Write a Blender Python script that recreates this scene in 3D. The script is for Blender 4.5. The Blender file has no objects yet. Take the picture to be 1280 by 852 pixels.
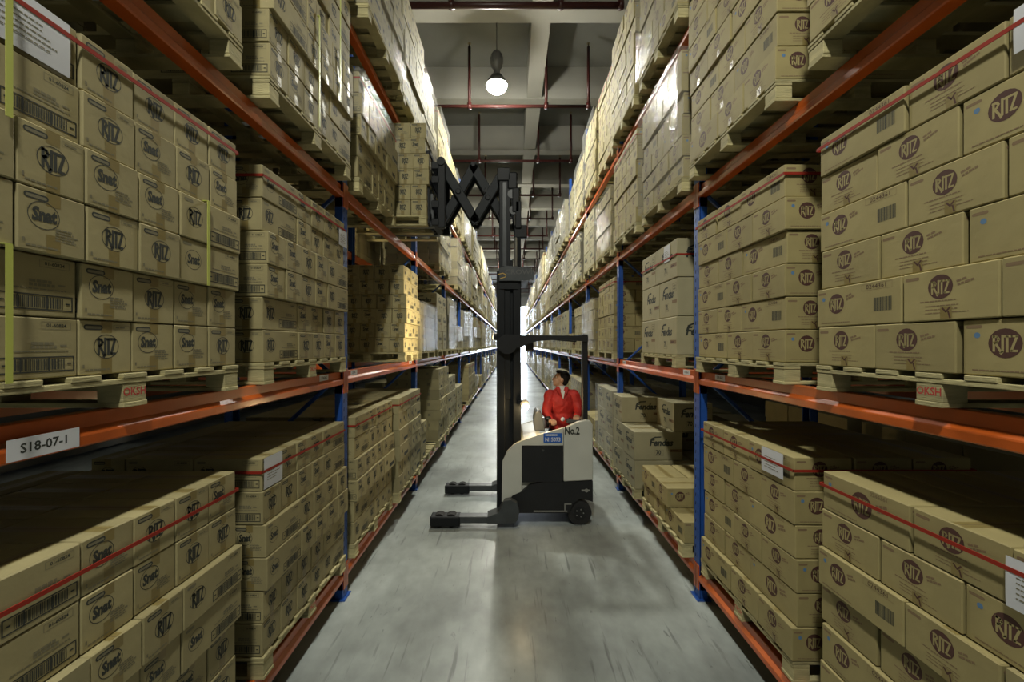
import bpy, math, random
from mathutils import Vector, Matrix
random.seed(7)
C = bpy.context.scene.collection
D = bpy.data
PI = math.pi

# ------------------------------------------------------------------ camera, world, exposure
F = 520.0
CAMH = 2.2
cd = D.cameras.new('camera'); cam = D.objects.new('camera', cd); C.objects.link(cam)
cam.location = (0, 0, CAMH); cam.rotation_euler = (PI/2, 0, 0)
cd.sensor_width = 36; cd.lens = F/1280*36; cd.shift_y = 4/1280
cd.clip_start = 0.05; cd.clip_end = 200
sc = bpy.context.scene
sc.camera = cam
sc.view_settings.view_transform = 'Standard'; sc.view_settings.look = 'None'
sc.view_settings.gamma = 1; sc.view_settings.use_curve_mapping = False
sc.view_settings.exposure = -0.13
sc.cycles.diffuse_bounces = 1
sc.cycles.max_bounces = 8
w = D.worlds.new('world'); sc.world = w; w.use_nodes = True
w.node_tree.nodes['Background'].inputs[0].default_value = (0.75, 0.85, 1, 1)
w.node_tree.nodes['Background'].inputs[1].default_value = 0.008
LAMP_Y = [-0.9, 9.0, 19.5, 30.2, 41.2]
LAMP_E = 720.0
LAMP_COL = (1.0, 0.98, 0.86)
DOOR_E = 22.0

# ------------------------------------------------------------------ materials
def new_mat(name):
    m = D.materials.new(name); m.use_nodes = True
    return m, m.node_tree, m.node_tree.nodes['Principled BSDF']

def mat(name, col, rough=0.6, metal=0.0, noise=0.0, nscale=20.0, bump=0.0, bscale=60.0, emit=None, estr=0, spec=0.5, island=0.0, objr=0.0, stretch=None, coat=0.0):
    m, nt, b = new_mat(name)
    b.inputs['Base Color'].default_value = (*col, 1)
    b.inputs['Roughness'].default_value = rough
    b.inputs['Metallic'].default_value = metal
    b.inputs['Specular IOR Level'].default_value = spec
    b.inputs['Coat Weight'].default_value = coat
    b.inputs['Coat Roughness'].default_value = 0.15
    if emit:
        b.inputs['Emission Color'].default_value = (*emit, 1); b.inputs['Emission Strength'].default_value = estr
    tc = nt.nodes.new('ShaderNodeTexCoord')
    src = tc.outputs['Object']
    if stretch:
        mp = nt.nodes.new('ShaderNodeMapping'); mp.inputs['Scale'].default_value = stretch
        nt.links.new(src, mp.inputs['Vector']); src = mp.outputs['Vector']
    colsock = None
    if noise or island or objr:
        fac = None
        if noise:
            n = nt.nodes.new('ShaderNodeTexNoise'); n.inputs['Scale'].default_value = nscale; n.inputs['Detail'].default_value = 5
            nt.links.new(src, n.inputs['Vector'])
            mr = nt.nodes.new('ShaderNodeMapRange')
            mr.inputs['From Min'].default_value = 0.3; mr.inputs['From Max'].default_value = 0.7
            mr.inputs['To Min'].default_value = 1-noise; mr.inputs['To Max'].default_value = 1+noise*0.5
            nt.links.new(n.outputs['Fac'], mr.inputs['Value']); fac = mr.outputs['Result']
        for amt, kind in ((island, 'g'), (objr, 'o')):
            if not amt: continue
            if kind == 'g':
                g = nt.nodes.new('ShaderNodeNewGeometry'); s = g.outputs['Random Per Island']
            else:
                g = nt.nodes.new('ShaderNodeObjectInfo'); s = g.outputs['Random']
            mr = nt.nodes.new('ShaderNodeMapRange')
            mr.inputs['To Min'].default_value = 1-amt; mr.inputs['To Max'].default_value = 1+amt*0.6
            nt.links.new(s, mr.inputs['Value'])
            if fac:
                mu = nt.nodes.new('ShaderNodeMath'); mu.operation = 'MULTIPLY'
                nt.links.new(fac, mu.inputs[0]); nt.links.new(mr.outputs['Result'], mu.inputs[1]); fac = mu.outputs[0]
            else: fac = mr.outputs['Result']
        vm = nt.nodes.new('ShaderNodeVectorMath'); vm.operation = 'SCALE'
        vm.inputs[0].default_value = col
        nt.links.new(fac, vm.inputs['Scale'])
        nt.links.new(vm.outputs[0], b.inputs['Base Color'])
    if bump:
        n = nt.nodes.new('ShaderNodeTexNoise'); n.inputs['Scale'].default_value = bscale; n.inputs['Detail'].default_value = 4
        nt.links.new(src, n.inputs['Vector'])
        bp = nt.nodes.new('ShaderNodeBump'); bp.inputs['Strength'].default_value = bump; bp.inputs['Distance'].default_value = 0.01
        nt.links.new(n.outputs['Fac'], bp.inputs['Height']); nt.links.new(bp.outputs['Normal'], b.inputs['Normal'])
    return m

M = {}
M['card'] = mat('kraft cardboard', (0.40, 0.345, 0.17), 0.72, noise=0.10, nscale=9, objr=0.12, bump=0.25, bscale=12)
M['card_b'] = mat('yellow kraft cardboard', (0.40, 0.335, 0.145), 0.72, noise=0.10, nscale=7, objr=0.12, bump=0.25, bscale=10)
M['card_w'] = mat('pale cardboard', (0.42, 0.38, 0.225), 0.7, noise=0.08, nscale=6, objr=0.08, bump=0.2, bscale=8)
M['card_s'] = mat('stacked kraft cardboard', (0.40, 0.35, 0.18), 0.72, noise=0.1, nscale=5, island=0.22)
M['card_bs'] = mat('stacked yellow kraft cardboard', (0.41, 0.35, 0.17), 0.72, noise=0.1, nscale=5, island=0.22)
M['card_ws'] = mat('stacked pale cardboard', (0.52, 0.50, 0.38), 0.7, noise=0.08, nscale=5, island=0.15)
M['tape'] = mat('brown packing tape', (0.27, 0.21, 0.075), 0.35)
M['seam'] = mat('carton seam', (0.20, 0.16, 0.08), 0.8)
M['ink'] = mat('black print', (0.035, 0.04, 0.032), 0.7)
M['ink_grey'] = mat('faint grey print', (0.22, 0.20, 0.12), 0.75)
M['maroon'] = mat('maroon print', (0.085, 0.035, 0.026), 0.7)
M['maroon_faint'] = mat('faint maroon print', (0.25, 0.17, 0.09), 0.75)
M['bluedot'] = mat('blue print', (0.12, 0.24, 0.42), 0.7)
M['wood'] = mat('pale pine', (0.55, 0.49, 0.25), 0.75, noise=0.3, nscale=6, objr=0.18, bump=0.3, bscale=30, stretch=(1, 1, 6))
M['wood_red'] = mat('red stencil paint', (0.55, 0.06, 0.05), 0.7)
M['orange'] = mat('orange beam paint', (0.60, 0.115, 0.014), 0.35, noise=0.18, nscale=5, bump=0.1, bscale=20, coat=0.3)
M['blue'] = mat('blue upright paint', (0.02, 0.095, 0.42), 0.4, noise=0.15, nscale=6)
M['hole'] = mat('upright slot shadow', (0.01, 0.015, 0.03), 0.9)
M['paper'] = mat('white paper', (0.72, 0.74, 0.78), 0.7)
M['strap_red'] = mat('red plastic strap', (0.34, 0.03, 0.015), 0.65, spec=0.25)
M['strap_yel'] = mat('yellow green plastic strap', (0.55, 0.60, 0.13), 0.4)
M['concrete_wall'] = mat('painted wall', (0.25, 0.25, 0.23), 0.85, noise=0.1, nscale=1.5)
M['ceiling'] = mat('grey ceiling concrete', (0.25, 0.25, 0.23), 0.85, noise=0.14, nscale=0.8)
M['ceil_beam'] = mat('painted ceiling beam', (0.42, 0.41, 0.36), 0.8, noise=0.06, nscale=1.2)
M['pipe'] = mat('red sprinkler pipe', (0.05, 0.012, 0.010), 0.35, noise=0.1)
M['brass'] = mat('sprinkler brass', (0.25, 0.2, 0.12), 0.4, metal=0.8)
M['lamp_metal'] = mat('lamp housing grey', (0.16, 0.16, 0.15), 0.5, metal=0.4)
M['lamp_glow'] = mat('lamp bowl glow', (0.9, 0.9, 0.85), 0.5, emit=LAMP_COL, estr=LAMP_E)
M['white'] = mat('cream truck paint', (0.60, 0.61, 0.54), 0.35, noise=0.05, nscale=4)
M['black'] = mat('black truck steel', (0.012, 0.013, 0.015), 0.45, noise=0.2, nscale=8)
M['mast'] = mat('charcoal mast steel', (0.009, 0.011, 0.013), 0.55, spec=0.3, noise=0.25, nscale=6)
M['arm'] = mat('charcoal arm steel', (0.018, 0.022, 0.025), 0.6, spec=0.3, noise=0.25, nscale=7)
M['darkgrey'] = mat('dark grey steel', (0.06, 0.068, 0.072), 0.42, noise=0.25, nscale=7)
M['console'] = mat('grey console plastic', (0.16, 0.17, 0.17), 0.4)
M['steel'] = mat('worn bright steel', (0.45, 0.45, 0.43), 0.35, metal=0.8)
M['rubber'] = mat('black polyurethane tyre', (0.02, 0.02, 0.02), 0.8)
M['gold'] = mat('gold decal', (0.65, 0.42, 0.08), 0.4)
M['greytext'] = mat('dull grey lettering', (0.10, 0.10, 0.10), 0.5)
M['plate'] = mat('blue number plate', (0.02, 0.12, 0.50), 0.4)
M['platew'] = mat('white plate lettering', (0.75, 0.78, 0.8), 0.5)
M['worklight'] = mat('work light lens', (1, 0.85, 0.6), 0.3, emit=(1.0, 0.72, 0.35), estr=260)
M['skin'] = mat('skin', (0.52, 0.30, 0.19), 0.55)
M['hair'] = mat('black hair', (0.012, 0.010, 0.009), 0.85, spec=0.2)
M['jacket'] = mat('red work jacket', (0.52, 0.025, 0.018), 0.65, noise=0.2, nscale=14, bump=0.5, bscale=18)
M['shirt'] = mat('white shirt', (0.7, 0.7, 0.68), 0.7)
M['trousers'] = mat('dark trousers', (0.03, 0.035, 0.05), 0.8)
M['door_light'] = mat('daylit doorway', (0.8, 0.85, 0.9), 0.6, emit=(0.78, 0.88, 1.0), estr=DOOR_E)
M['lens_dim'] = mat('work light glass', (0.8, 0.7, 0.5), 0.2, emit=(1.0, 0.72, 0.35), estr=8)
M['film'] = None
m, nt, b = new_mat('stretch film')
tr = nt.nodes.new('ShaderNodeBsdfTransparent'); gl = nt.nodes.new('ShaderNodeBsdfGlossy'); df = nt.nodes.new('ShaderNodeBsdfDiffuse')
gl.inputs['Roughness'].default_value = 0.10; df.inputs['Color'].default_value = (0.75, 0.77, 0.78, 1)
gl.inputs['Color'].default_value = (0.9, 0.9, 0.9, 1)
mx = nt.nodes.new('ShaderNodeMixShader'); mx2 = nt.nodes.new('ShaderNodeMixShader')
mx.inputs[0].default_value = 0.10; mx2.inputs[0].default_value = 0.06
tc = nt.nodes.new('ShaderNodeTexCoord'); mp = nt.nodes.new('ShaderNodeMapping'); mp.inputs['Scale'].default_value = (3, 3, 14)
n = nt.nodes.new('ShaderNodeTexNoise'); n.inputs['Scale'].default_value = 3; n.inputs['Detail'].default_value = 5
bp = nt.nodes.new('ShaderNodeBump'); bp.inputs['Strength'].default_value = 0.6; bp.inputs['Distance'].default_value = 0.02
nt.links.new(tc.outputs['Object'], mp.inputs[0]); nt.links.new(mp.outputs[0], n.inputs['Vector'])
nt.links.new(n.outputs['Fac'], bp.inputs['Height']); nt.links.new(bp.outputs[0], gl.inputs['Normal'])
nt.links.new(tr.outputs[0], mx.inputs[1]); nt.links.new(df.outputs[0], mx.inputs[2])
nt.links.new(mx.outputs[0], mx2.inputs[1]); nt.links.new(gl.outputs[0], mx2.inputs[2])
nt.links.new(mx2.outputs[0], nt.nodes['Material Output'].inputs[0]); nt.nodes.remove(b)
M['film'] = m

# floor: grey sealed concrete, stains, tyre streaks along the aisle
m, nt, b = new_mat('sealed concrete floor')
tc = nt.nodes.new('ShaderNodeTexCoord')
def noise_node(scale, detail, stretch, lo, hi, a, c, dist=0.0):
    mp = nt.nodes.new('ShaderNodeMapping'); mp.inputs['Scale'].default_value = stretch
    nt.links.new(tc.outputs['Object'], mp.inputs[0])
    n = nt.nodes.new('ShaderNodeTexNoise'); n.inputs['Scale'].default_value = scale; n.inputs['Detail'].default_value = detail
    n.inputs['Distortion'].default_value = dist
    nt.links.new(mp.outputs[0], n.inputs['Vector'])
    r = nt.nodes.new('ShaderNodeMapRange'); r.inputs['From Min'].default_value = lo; r.inputs['From Max'].default_value = hi
    r.inputs['To Min'].default_value = a; r.inputs['To Max'].default_value = c
    nt.links.new(n.outputs['Fac'], r.inputs['Value'])
    return r.outputs['Result']
def mul(a, c):
    x = nt.nodes.new('ShaderNodeMath'); x.operation = 'MULTIPLY'
    nt.links.new(a, x.inputs[0]); nt.links.new(c, x.inputs[1]); return x.outputs[0]
stain = noise_node(0.8, 10, (1, 0.8, 1), 0.36, 0.64, 0.52, 1.12)
fine = noise_node(9, 8, (1, 0.6, 1), 0.3, 0.7, 0.84, 1.08)
streak = noise_node(7, 3, (3, 0.22, 1), 0.62, 0.72, 1.0, 0.55)
speck = noise_node(16, 3, (1, 0.35, 1), 0.68, 0.76, 1.0, 0.5, 1.0)
fac = mul(mul(stain, fine), mul(streak, speck))
vm = nt.nodes.new('ShaderNodeVectorMath'); vm.operation = 'SCALE'; vm.inputs[0].default_value = (0.40, 0.44, 0.42)
nt.links.new(fac, vm.inputs['Scale']); nt.links.new(vm.outputs[0], b.inputs['Base Color'])
nt.links.new(noise_node(3, 5, (1, 0.6, 1), 0.35, 0.65, 0.30, 0.42), b.inputs['Roughness'])
M['floor'] = m

# ------------------------------------------------------------------ mesh helpers
class MB:
    def __init__(s): s.v = []; s.f = []; s.m = []; s.slots = []
    def mi(s, mt):
        if mt not in s.slots: s.slots.append(mt)
        return s.slots.index(mt)
    def add(s, vs, fs, mt):
        o = len(s.v); s.v += [tuple(p) for p in vs]; k = s.mi(mt)
        for f in fs: s.f.append([o+i for i in f]); s.m.append(k)
    def box(s, c, d, mt, bev=0.0, rz=0.0):
        hx, hy, hz = d[0]/2, d[1]/2, d[2]/2
        cr, sr = math.cos(rz), math.sin(rz)
        def T(x, y, z): return (c[0]+x*cr-y*sr, c[1]+x*sr+y*cr, c[2]+z)
        if not bev:
            vs = [T(x, y, z) for z in (-hz, hz) for y in (-hy, hy) for x in (-hx, hx)]
            s.add(vs, [(0,2,3,1), (4,5,7,6), (0,1,5,4), (2,6,7,3), (0,4,6,2), (1,3,7,5)], mt); return
        b_ = min(bev, hx*.9, hy*.9, hz*.9)
        vs = []; ix = {}
        for sx in (-1, 1):
            for sy in (-1, 1):
                for sz in (-1, 1):
                    for a in range(3):
                        p = [sx*(hx-b_), sy*(hy-b_), sz*(hz-b_)]
                        p[a] = (sx*hx, sy*hy, sz*hz)[a]
                        ix[(sx, sy, sz, a)] = len(vs); vs.append(T(*p))
        fs = []
        for a in range(3):
            u, w_ = (a+1) % 3, (a+2) % 3
            for sg in (-1, 1):
                q = []
                for su, sw in ((-1,-1), (1,-1), (1,1), (-1,1)):
                    k = [0,0,0]; k[a] = sg; k[u] = su; k[w_] = sw; q.append(ix[(*k, a)])
                fs.append(q if sg > 0 else q[::-1])
        for a in range(3):
            u, w_ = (a+1) % 3, (a+2) % 3
            for su in (-1, 1):
                for sw in (-1, 1):
                    k0 = [0,0,0]; k0[u] = su; k0[w_] = sw; k1 = list(k0); k0[a] = -1; k1[a] = 1
                    q = [ix[(*k0, u)], ix[(*k1, u)], ix[(*k1, w_)], ix[(*k0, w_)]]
                    fs.append(q if su*sw < 0 else q[::-1])
        for sx in (-1, 1):
            for sy in (-1, 1):
                for sz in (-1, 1):
                    q = [ix[(sx, sy, sz, a)] for a in range(3)]
                    fs.append(q if sx*sy*sz > 0 else q[::-1])
        s.add(vs, fs, mt)
    def tube(s, p0, p1, r0, mt, r1=None, n=12, cap=True):
        p0, p1 = Vector(p0), Vector(p1); r1 = r0 if r1 is None else r1
        d = (p1-p0).normalized(); u = d.orthogonal().normalized(); v = d.cross(u)
        vs = []
        for p, r in ((p0, r0), (p1, r1)):
            for i in range(n):
                a = 2*PI*i/n; vs.append(p+u*math.cos(a)*r+v*math.sin(a)*r)
        fs = [(i, (i+1) % n, n+(i+1) % n, n+i) for i in range(n)]
        if cap: fs += [tuple(range(n))[::-1], tuple(range(n, 2*n))]
        s.add(vs, fs, mt)
    def prism(s, pts, y0, y1, mt):          # polygon in XZ (counter-clockwise seen from -Y), extruded along Y
        n = len(pts)
        vs = [(x, y0, z) for x, z in pts] + [(x, y1, z) for x, z in pts]
        s.add(vs, [tuple(range(n)), tuple(range(n, 2*n))[::-1]] + [(i, n+i, n+(i+1) % n, (i+1) % n) for i in range(n)], mt)
    def lathe(s, prof, c, mt, n=24):        # prof (r, z), about vertical axis through c
        vs = []; m_ = len(prof)
        for i in range(n):
            a = 2*PI*i/n
            vs += [(c[0]+r*math.cos(a), c[1]+r*math.sin(a), c[2]+z) for r, z in prof]
        fs = []
        for i in range(n):
            j = (i+1) % n
            for k in range(m_-1): fs.append((i*m_+k, j*m_+k, j*m_+k+1, i*m_+k+1))
        s.add(vs, fs, mt)
    def ball(s, c, r, mt, nu=16, nv=10, rot=None):
        vs = []; r = (r, r, r) if not hasattr(r, '__len__') else r
        R = rot or Matrix.Identity(3)
        for j in range(nv+1):
            t = PI*j/nv
            for i in range(nu):
                a = 2*PI*i/nu
                p = R @ Vector((r[0]*math.sin(t)*math.cos(a), r[1]*math.sin(t)*math.sin(a), r[2]*math.cos(t)))
                vs.append((c[0]+p.x, c[1]+p.y, c[2]+p.z))
        fs = [(j*nu+i, (j+1)*nu+i, (j+1)*nu+(i+1) % nu, j*nu+(i+1) % nu) for j in range(nv) for i in range(nu)]
        s.add(vs, fs, mt)
    def decal(s, dc, o, u, v, nrm):
        o, u, v, nrm = Vector(o), Vector(u), Vector(v), Vector(nrm)
        for k, (vs, fs, mt) in enumerate(dc):
            pass
            s.add([o+u*x+v*y+nrm*(0.0003+0.00006*k) for x, y in vs], fs, mt)
    def build(s, name, parent=None, smooth=False, data_only=False):
        me = D.meshes.new(name); me.from_pydata(s.v, [], s.f)
        for k in s.slots: me.materials.append(M[k])
        me.polygons.foreach_set('material_index', s.m)
        if smooth: me.polygons.foreach_set('use_smooth', [True]*len(s.f))
        me.update()
        if data_only: return me
        o = D.objects.new(name, me); C.objects.link(o)
        if parent: o.parent = parent
        return o

def tag(o, label=None, cat=None, group=None, kind=None):
    if label: o['label'] = label
    if cat: o['category'] = cat
    if group: o['group'] = group
    if kind: o['kind'] = kind
    return o
def empty(name, loc, rz=0):
    o = D.objects.new(name, None); o.empty_display_size = 0.1; C.objects.link(o)
    o.location = loc; o.rotation_euler = (0, 0, rz); return o
def shift(me, d):
    me.transform(Matrix.Translation(d)); return me

# text -> 2D polygons through the built-in font
_tc = {}
def text2d(t, size, bold=0.0, sx=1.0, shear=0.0):
    k = (t, bold, shear)
    if k not in _tc:
        cu = D.curves.new('t', 'FONT'); cu.body = t; cu.align_x = 'CENTER'; cu.align_y = 'CENTER'; cu.size = 1.0
        cu.offset = bold; cu.shear = shear; cu.resolution_u = 2; cu.fill_mode = 'FRONT'
        ob = D.objects.new('t', cu); C.objects.link(ob)
        dg = bpy.context.evaluated_depsgraph_get(); dg.update()
        me = D.meshes.new_from_object(ob.evaluated_get(dg))
        _tc[k] = ([(v.co.x, v.co.y) for v in me.vertices], [tuple(p.vertices) for p in me.polygons])
        D.objects.remove(ob); D.meshes.remove(me); D.curves.remove(cu)
    vs, fs = _tc[k]
    return [(x*size*sx, y*size) for x, y in vs], fs
def at(shape, x, y, rot=0.0):
    c, s_ = math.cos(rot), math.sin(rot)
    return [(x+a*c-b_*s_, y+a*s_+b_*c) for a, b_ in shape[0]], shape[1]
def rect(x, y, w_, h, rot=0):
    return at(([(-w_/2,-h/2), (w_/2,-h/2), (w_/2,h/2), (-w_/2,h/2)], [(0,1,2,3)]), x, y, rot)
def ell(x, y, rx, ry, n=20):
    return [(x+rx*math.cos(2*PI*i/n), y+ry*math.sin(2*PI*i/n)) for i in range(n)], [tuple(range(n))]
def ring(x, y, rx, ry, t, n=24):
    a = [(x+rx*math.cos(2*PI*i/n), y+ry*math.sin(2*PI*i/n)) for i in range(n)]
    b_ = [(x+(rx-t)*math.cos(2*PI*i/n), y+(ry-t)*math.sin(2*PI*i/n)) for i in range(n)]
    return a+b_, [(i, (i+1) % n, n+(i+1) % n, n+i) for i in range(n)]
def frame2(x, y, w_, h, t):
    o = [(x-w_/2, y-h/2), (x+w_/2, y-h/2), (x+w_/2, y+h/2), (x-w_/2, y+h/2)]
    i_ = [(x-w_/2+t, y-h/2+t), (x+w_/2-t, y-h/2+t), (x+w_/2-t, y+h/2-t), (x-w_/2+t, y+h/2-t)]
    return o+i_, [(k, (k+1) % 4, 4+(k+1) % 4, 4+k) for k in range(4)]
def stadium(x, y, w_, h, n=6):
    r = h/2; pts = []
    for i in range(n+1):
        a = -PI/2+PI*i/n; pts.append((x+w_/2-r+r*math.cos(a), y+r*math.sin(a)))
    for i in range(n+1):
        a = PI/2+PI*i/n; pts.append((x-w_/2+r+r*math.cos(a), y+r*math.sin(a)))
    return pts, [tuple(range(len(pts)))]
def stroke(pts, t):
    vs, fs = [], []
    for (x0, y0), (x1, y1) in zip(pts, pts[1:]):
        dx, dy = x1-x0, y1-y0; L = math.hypot(dx, dy) or 1; nx, ny = -dy/L*t/2, dx/L*t/2
        ex, ey = dx/L*t*0.3, dy/L*t*0.3
        o = len(vs)
        vs += [(x0+nx-ex, y0+ny-ey), (x0-nx-ex, y0-ny-ey), (x1-nx+ex, y1-ny+ey), (x1+nx+ex, y1+ny+ey)]
        fs.append((o, o+1, o+2, o+3))
    return vs, fs
def merge2(*sh):
    vs, fs = [], []
    for a, b_ in sh:
        o = len(vs); vs += a; fs += [tuple(o+i for i in f) for f in b_]
    return vs, fs
def ritz(x, y, w_, h, t=0.16):
    # condensed capitals R I T Z, the I dropping below the line, within a box w_ x h
    S = [
        [(0.06, 0.05), (0.06, 0.95)], [(0.02, 0.93), (0.20, 0.90), (0.27, 0.76), (0.20, 0.60), (0.08, 0.52)], [(0.12, 0.54), (0.36, -0.02)],
        [(0.42, 0.98), (0.42, 0.02)], [(0.42, 0.02), (0.34, -0.10)],
        [(0.50, 0.93), (0.78, 0.93)], [(0.60, 0.93), (0.60, 0.02)],
        [(0.78, 0.93), (0.98, 0.93), (0.76, 0.07), (0.98, 0.07)],
    ]
    sh = [stroke([(a*w_, b_*h) for a, b_ in s_], t*w_*0.62) for s_ in S]
    return at(merge2(*sh), x-w_/2, y-h/2)
def lines2(x, y, w_, n, gap, t=0.0035, seed=0):
    r = random.Random(seed+11); out = []
    for i in range(n):
        ww = w_*r.uniform(0.6, 1.0); x0 = x-w_/2; cx = x0
        while cx < x0+ww:
            a = r.uniform(0.006, 0.02); a = min(a, x0+ww-cx)
            if a > 0.003: out.append(rect(cx+a/2, y-i*gap, a, t))
            cx += a+0.0025
    return merge2(*out)
def barcode(x, y, w_, h, seed=0):
    r = random.Random(seed); out = []; cx = x-w_/2
    while cx < x+w_/2:
        a = r.choice([0.0018, 0.0018, 0.0035, 0.005]); out.append(rect(min(cx+a/2, x+w_/2), y, a, h)); cx += a+r.choice([0.0018, 0.003])
    return merge2(*out)

# ------------------------------------------------------------------ carton prototypes (origin at base centre, long axis along x)
def four_faces(mb, L, W, sb, sf, off=0.0):
    mb.decal(sf, (0, -W/2-off, 0), (1,0,0), (0,0,1), (0,-1,0))
    mb.decal(sf, (0, W/2+off, 0), (-1,0,0), (0,0,1), (0,1,0))
    mb.decal(sb, (L/2+off, 0, 0), (0,1,0), (0,0,1), (1,0,0))
    mb.decal(sb, (-L/2-off, 0, 0), (0,-1,0), (0,0,1), (-1,0,0))
def top_tape(mb, L, W, H, tw=0.05, t='tape'):
    mb.decal([(*rect(0, 0, L-0.01, tw), t), (*rect(0, 0, L-0.008, 0.003), 'seam')], (0, 0, H), (1,0,0), (0,1,0), (0,0,1))

CL, CW, CH = 0.388, 0.192, 0.187
def cracker(name, word, num):
    mb = MB(); mb.box((0,0,CH/2), (CL,CW,CH), 'card', 0.004)
    def logo(x, y, r):
        if word == 'RITZ':
            return [(*ring(x, y, r*1.06, r, 0.0024), 'ink'), (*ritz(x, y, r*1.5, r*1.4, 0.22), 'ink')]
        return [(*ring(x, y, r*1.05, r, 0.0022), 'ink'), (*at(text2d('Snat', r*1.3, 0.05, 0.70, 0.15), x, y, 0.05), 'ink')]
    end = [(*rect(0, CH-0.022, 0.040, 0.040), 'tape'), (*rect(0.0, 0.03, 0.040, 0.056), 'tape'),
           (*stadium(-0.047, CH-0.024, 0.066, 0.018), 'ink'), (*stadium(-0.047, CH-0.0245, 0.056, 0.009), 'ink_grey')]
    if word == 'RITZ':
        end += logo(0.0, 0.097, 0.043) + [(*frame2(0.056, CH-0.022, 0.062, 0.016, 0.0012), 'ink_grey'), (*lines2(0.056, CH-0.022, 0.045, 1, 0.01, 0.005), 'ink_grey')]
    else:
        end += logo(-0.027, 0.112, 0.042) + [(*lines2(0.042, 0.080, 0.075, 5, 0.0085, 0.005, 3), 'ink_grey')]
    end += [(*lines2(-0.015, 0.017, 0.12, 1, 0.01, 0.0055, 5), 'ink_grey'), (*rect(-0.08, 0.03, 0.006, 0.012), 'ink_grey')]
    side = logo(-0.115, 0.100, 0.044)
    side += [(*stadium(-0.15, CH-0.022, 0.05, 0.014), 'ink_grey'), (*frame2(0.13, CH-0.024, 0.085, 0.024, 0.0015), 'ink_grey'), (*at(text2d(num, 0.015, 0.02), 0.13, CH-0.024), 'ink'),
             (*lines2(0.095, 0.107, 0.07, 2, 0.011, 0.009, 8), 'ink_grey'), (*rect(0.15, 0.1, 0.02, 0.006), 'ink_grey'), (*lines2(0.085, 0.083, 0.17, 1, 0.01, 0.004, 9), 'ink_grey'),
             (*frame2(0.08, 0.043, 0.205, 0.048, 0.004), 'ink'), (*barcode(0.08, 0.043, 0.145, 0.034, 4), 'ink'), (*rect(0.032, 0.043, 0.004, 0.04), 'ink'), (*rect(0.108, 0.043, 0.004, 0.04), 'ink'),
             (*rect(-0.007, 0.043, 0.012, 0.005), 'ink'), (*rect(0.167, 0.043, 0.012, 0.005), 'ink')]
    four_faces(mb, CL, CW, end, side); top_tape(mb, CL, CW, CH, 0.045)
    return mb.build(name, data_only=True)
BL, BW, BH = 0.461, 0.327, 0.188
def biscuit(name, big):
    mb = MB(); mb.box((0,0,BH/2), (BL,BW,BH), 'card_b', 0.004)
    def logo(x, y, rx, ry):
        return [(*ell(x, y, rx, ry), 'maroon'), (*ritz(x-0.001, y-0.001, rx*1.45, ry*1.12, 0.17), 'card_b')]
    end = [(*stadium(-0.125, BH-0.024, 0.055, 0.012), 'maroon_faint')] + logo(-0.02, 0.123, 0.044, 0.045)
    end += [(*at(lines2(0, 0, 0.055, 2, 0.013, 0.008, 3), 0.062, 0.142, 0.25), 'maroon_faint'), (*lines2(0.0, 0.072, 0.19, 1, 0.01, 0.0045, 2), 'maroon_faint'), (*lines2(0.0, 0.054, 0.15, 3, 0.013, 0.003, 6), 'maroon_faint'),
            (*rect(0.0, 0.026, 0.040, 0.045), 'tape'), (*stroke([(-0.012, 0.044), (0.0, 0.03), (0.013, 0.045)], 0.006), 'maroon'), (*stroke([(0.008, 0.03), (0.014, 0.008)], 0.006), 'maroon')]
    side = [(*stadium(-0.195, BH-0.024, 0.05, 0.011), 'maroon_faint'), (*ell(-0.185, 0.135, 0.010, 0.010, 10), 'bluedot')]
    if big:
        side += logo(0.0, 0.10, 0.056, 0.058) + [(*at(lines2(0, 0, 0.09, 2, 0.02, 0.013, 3), 0.12, 0.135, 0.25), 'maroon_faint'), (*at(text2d('0244361', 0.026, 0.0), 0.09, BH-0.02), 'maroon_faint')]
    else:
        side += logo(-0.105, 0.108, 0.047, 0.048) + [(*at(lines2(0, 0, 0.06, 2, 0.014, 0.010, 3), -0.02, 0.145, 0.3), 'maroon_faint'), (*frame2(0.115, BH-0.024, 0.15, 0.028, 0.001), 'maroon_faint'),
                 (*at(text2d('0244361', 0.027, 0.0, 1.1), 0.115, BH-0.024), 'maroon'), (*barcode(0.145, 0.085, 0.085, 0.058, 7), 'ink')]
    side += [(*lines2(-0.11, 0.018, 0.18, 1, 0.01, 0.004, 12), 'maroon_faint')]
    four_faces(mb, BL, BW, end, side); top_tape(mb, BL, BW, BH, 0.05)
    return mb.build(name, data_only=True)
SL, SW, SH = 0.60, 0.48, 0.352
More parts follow.
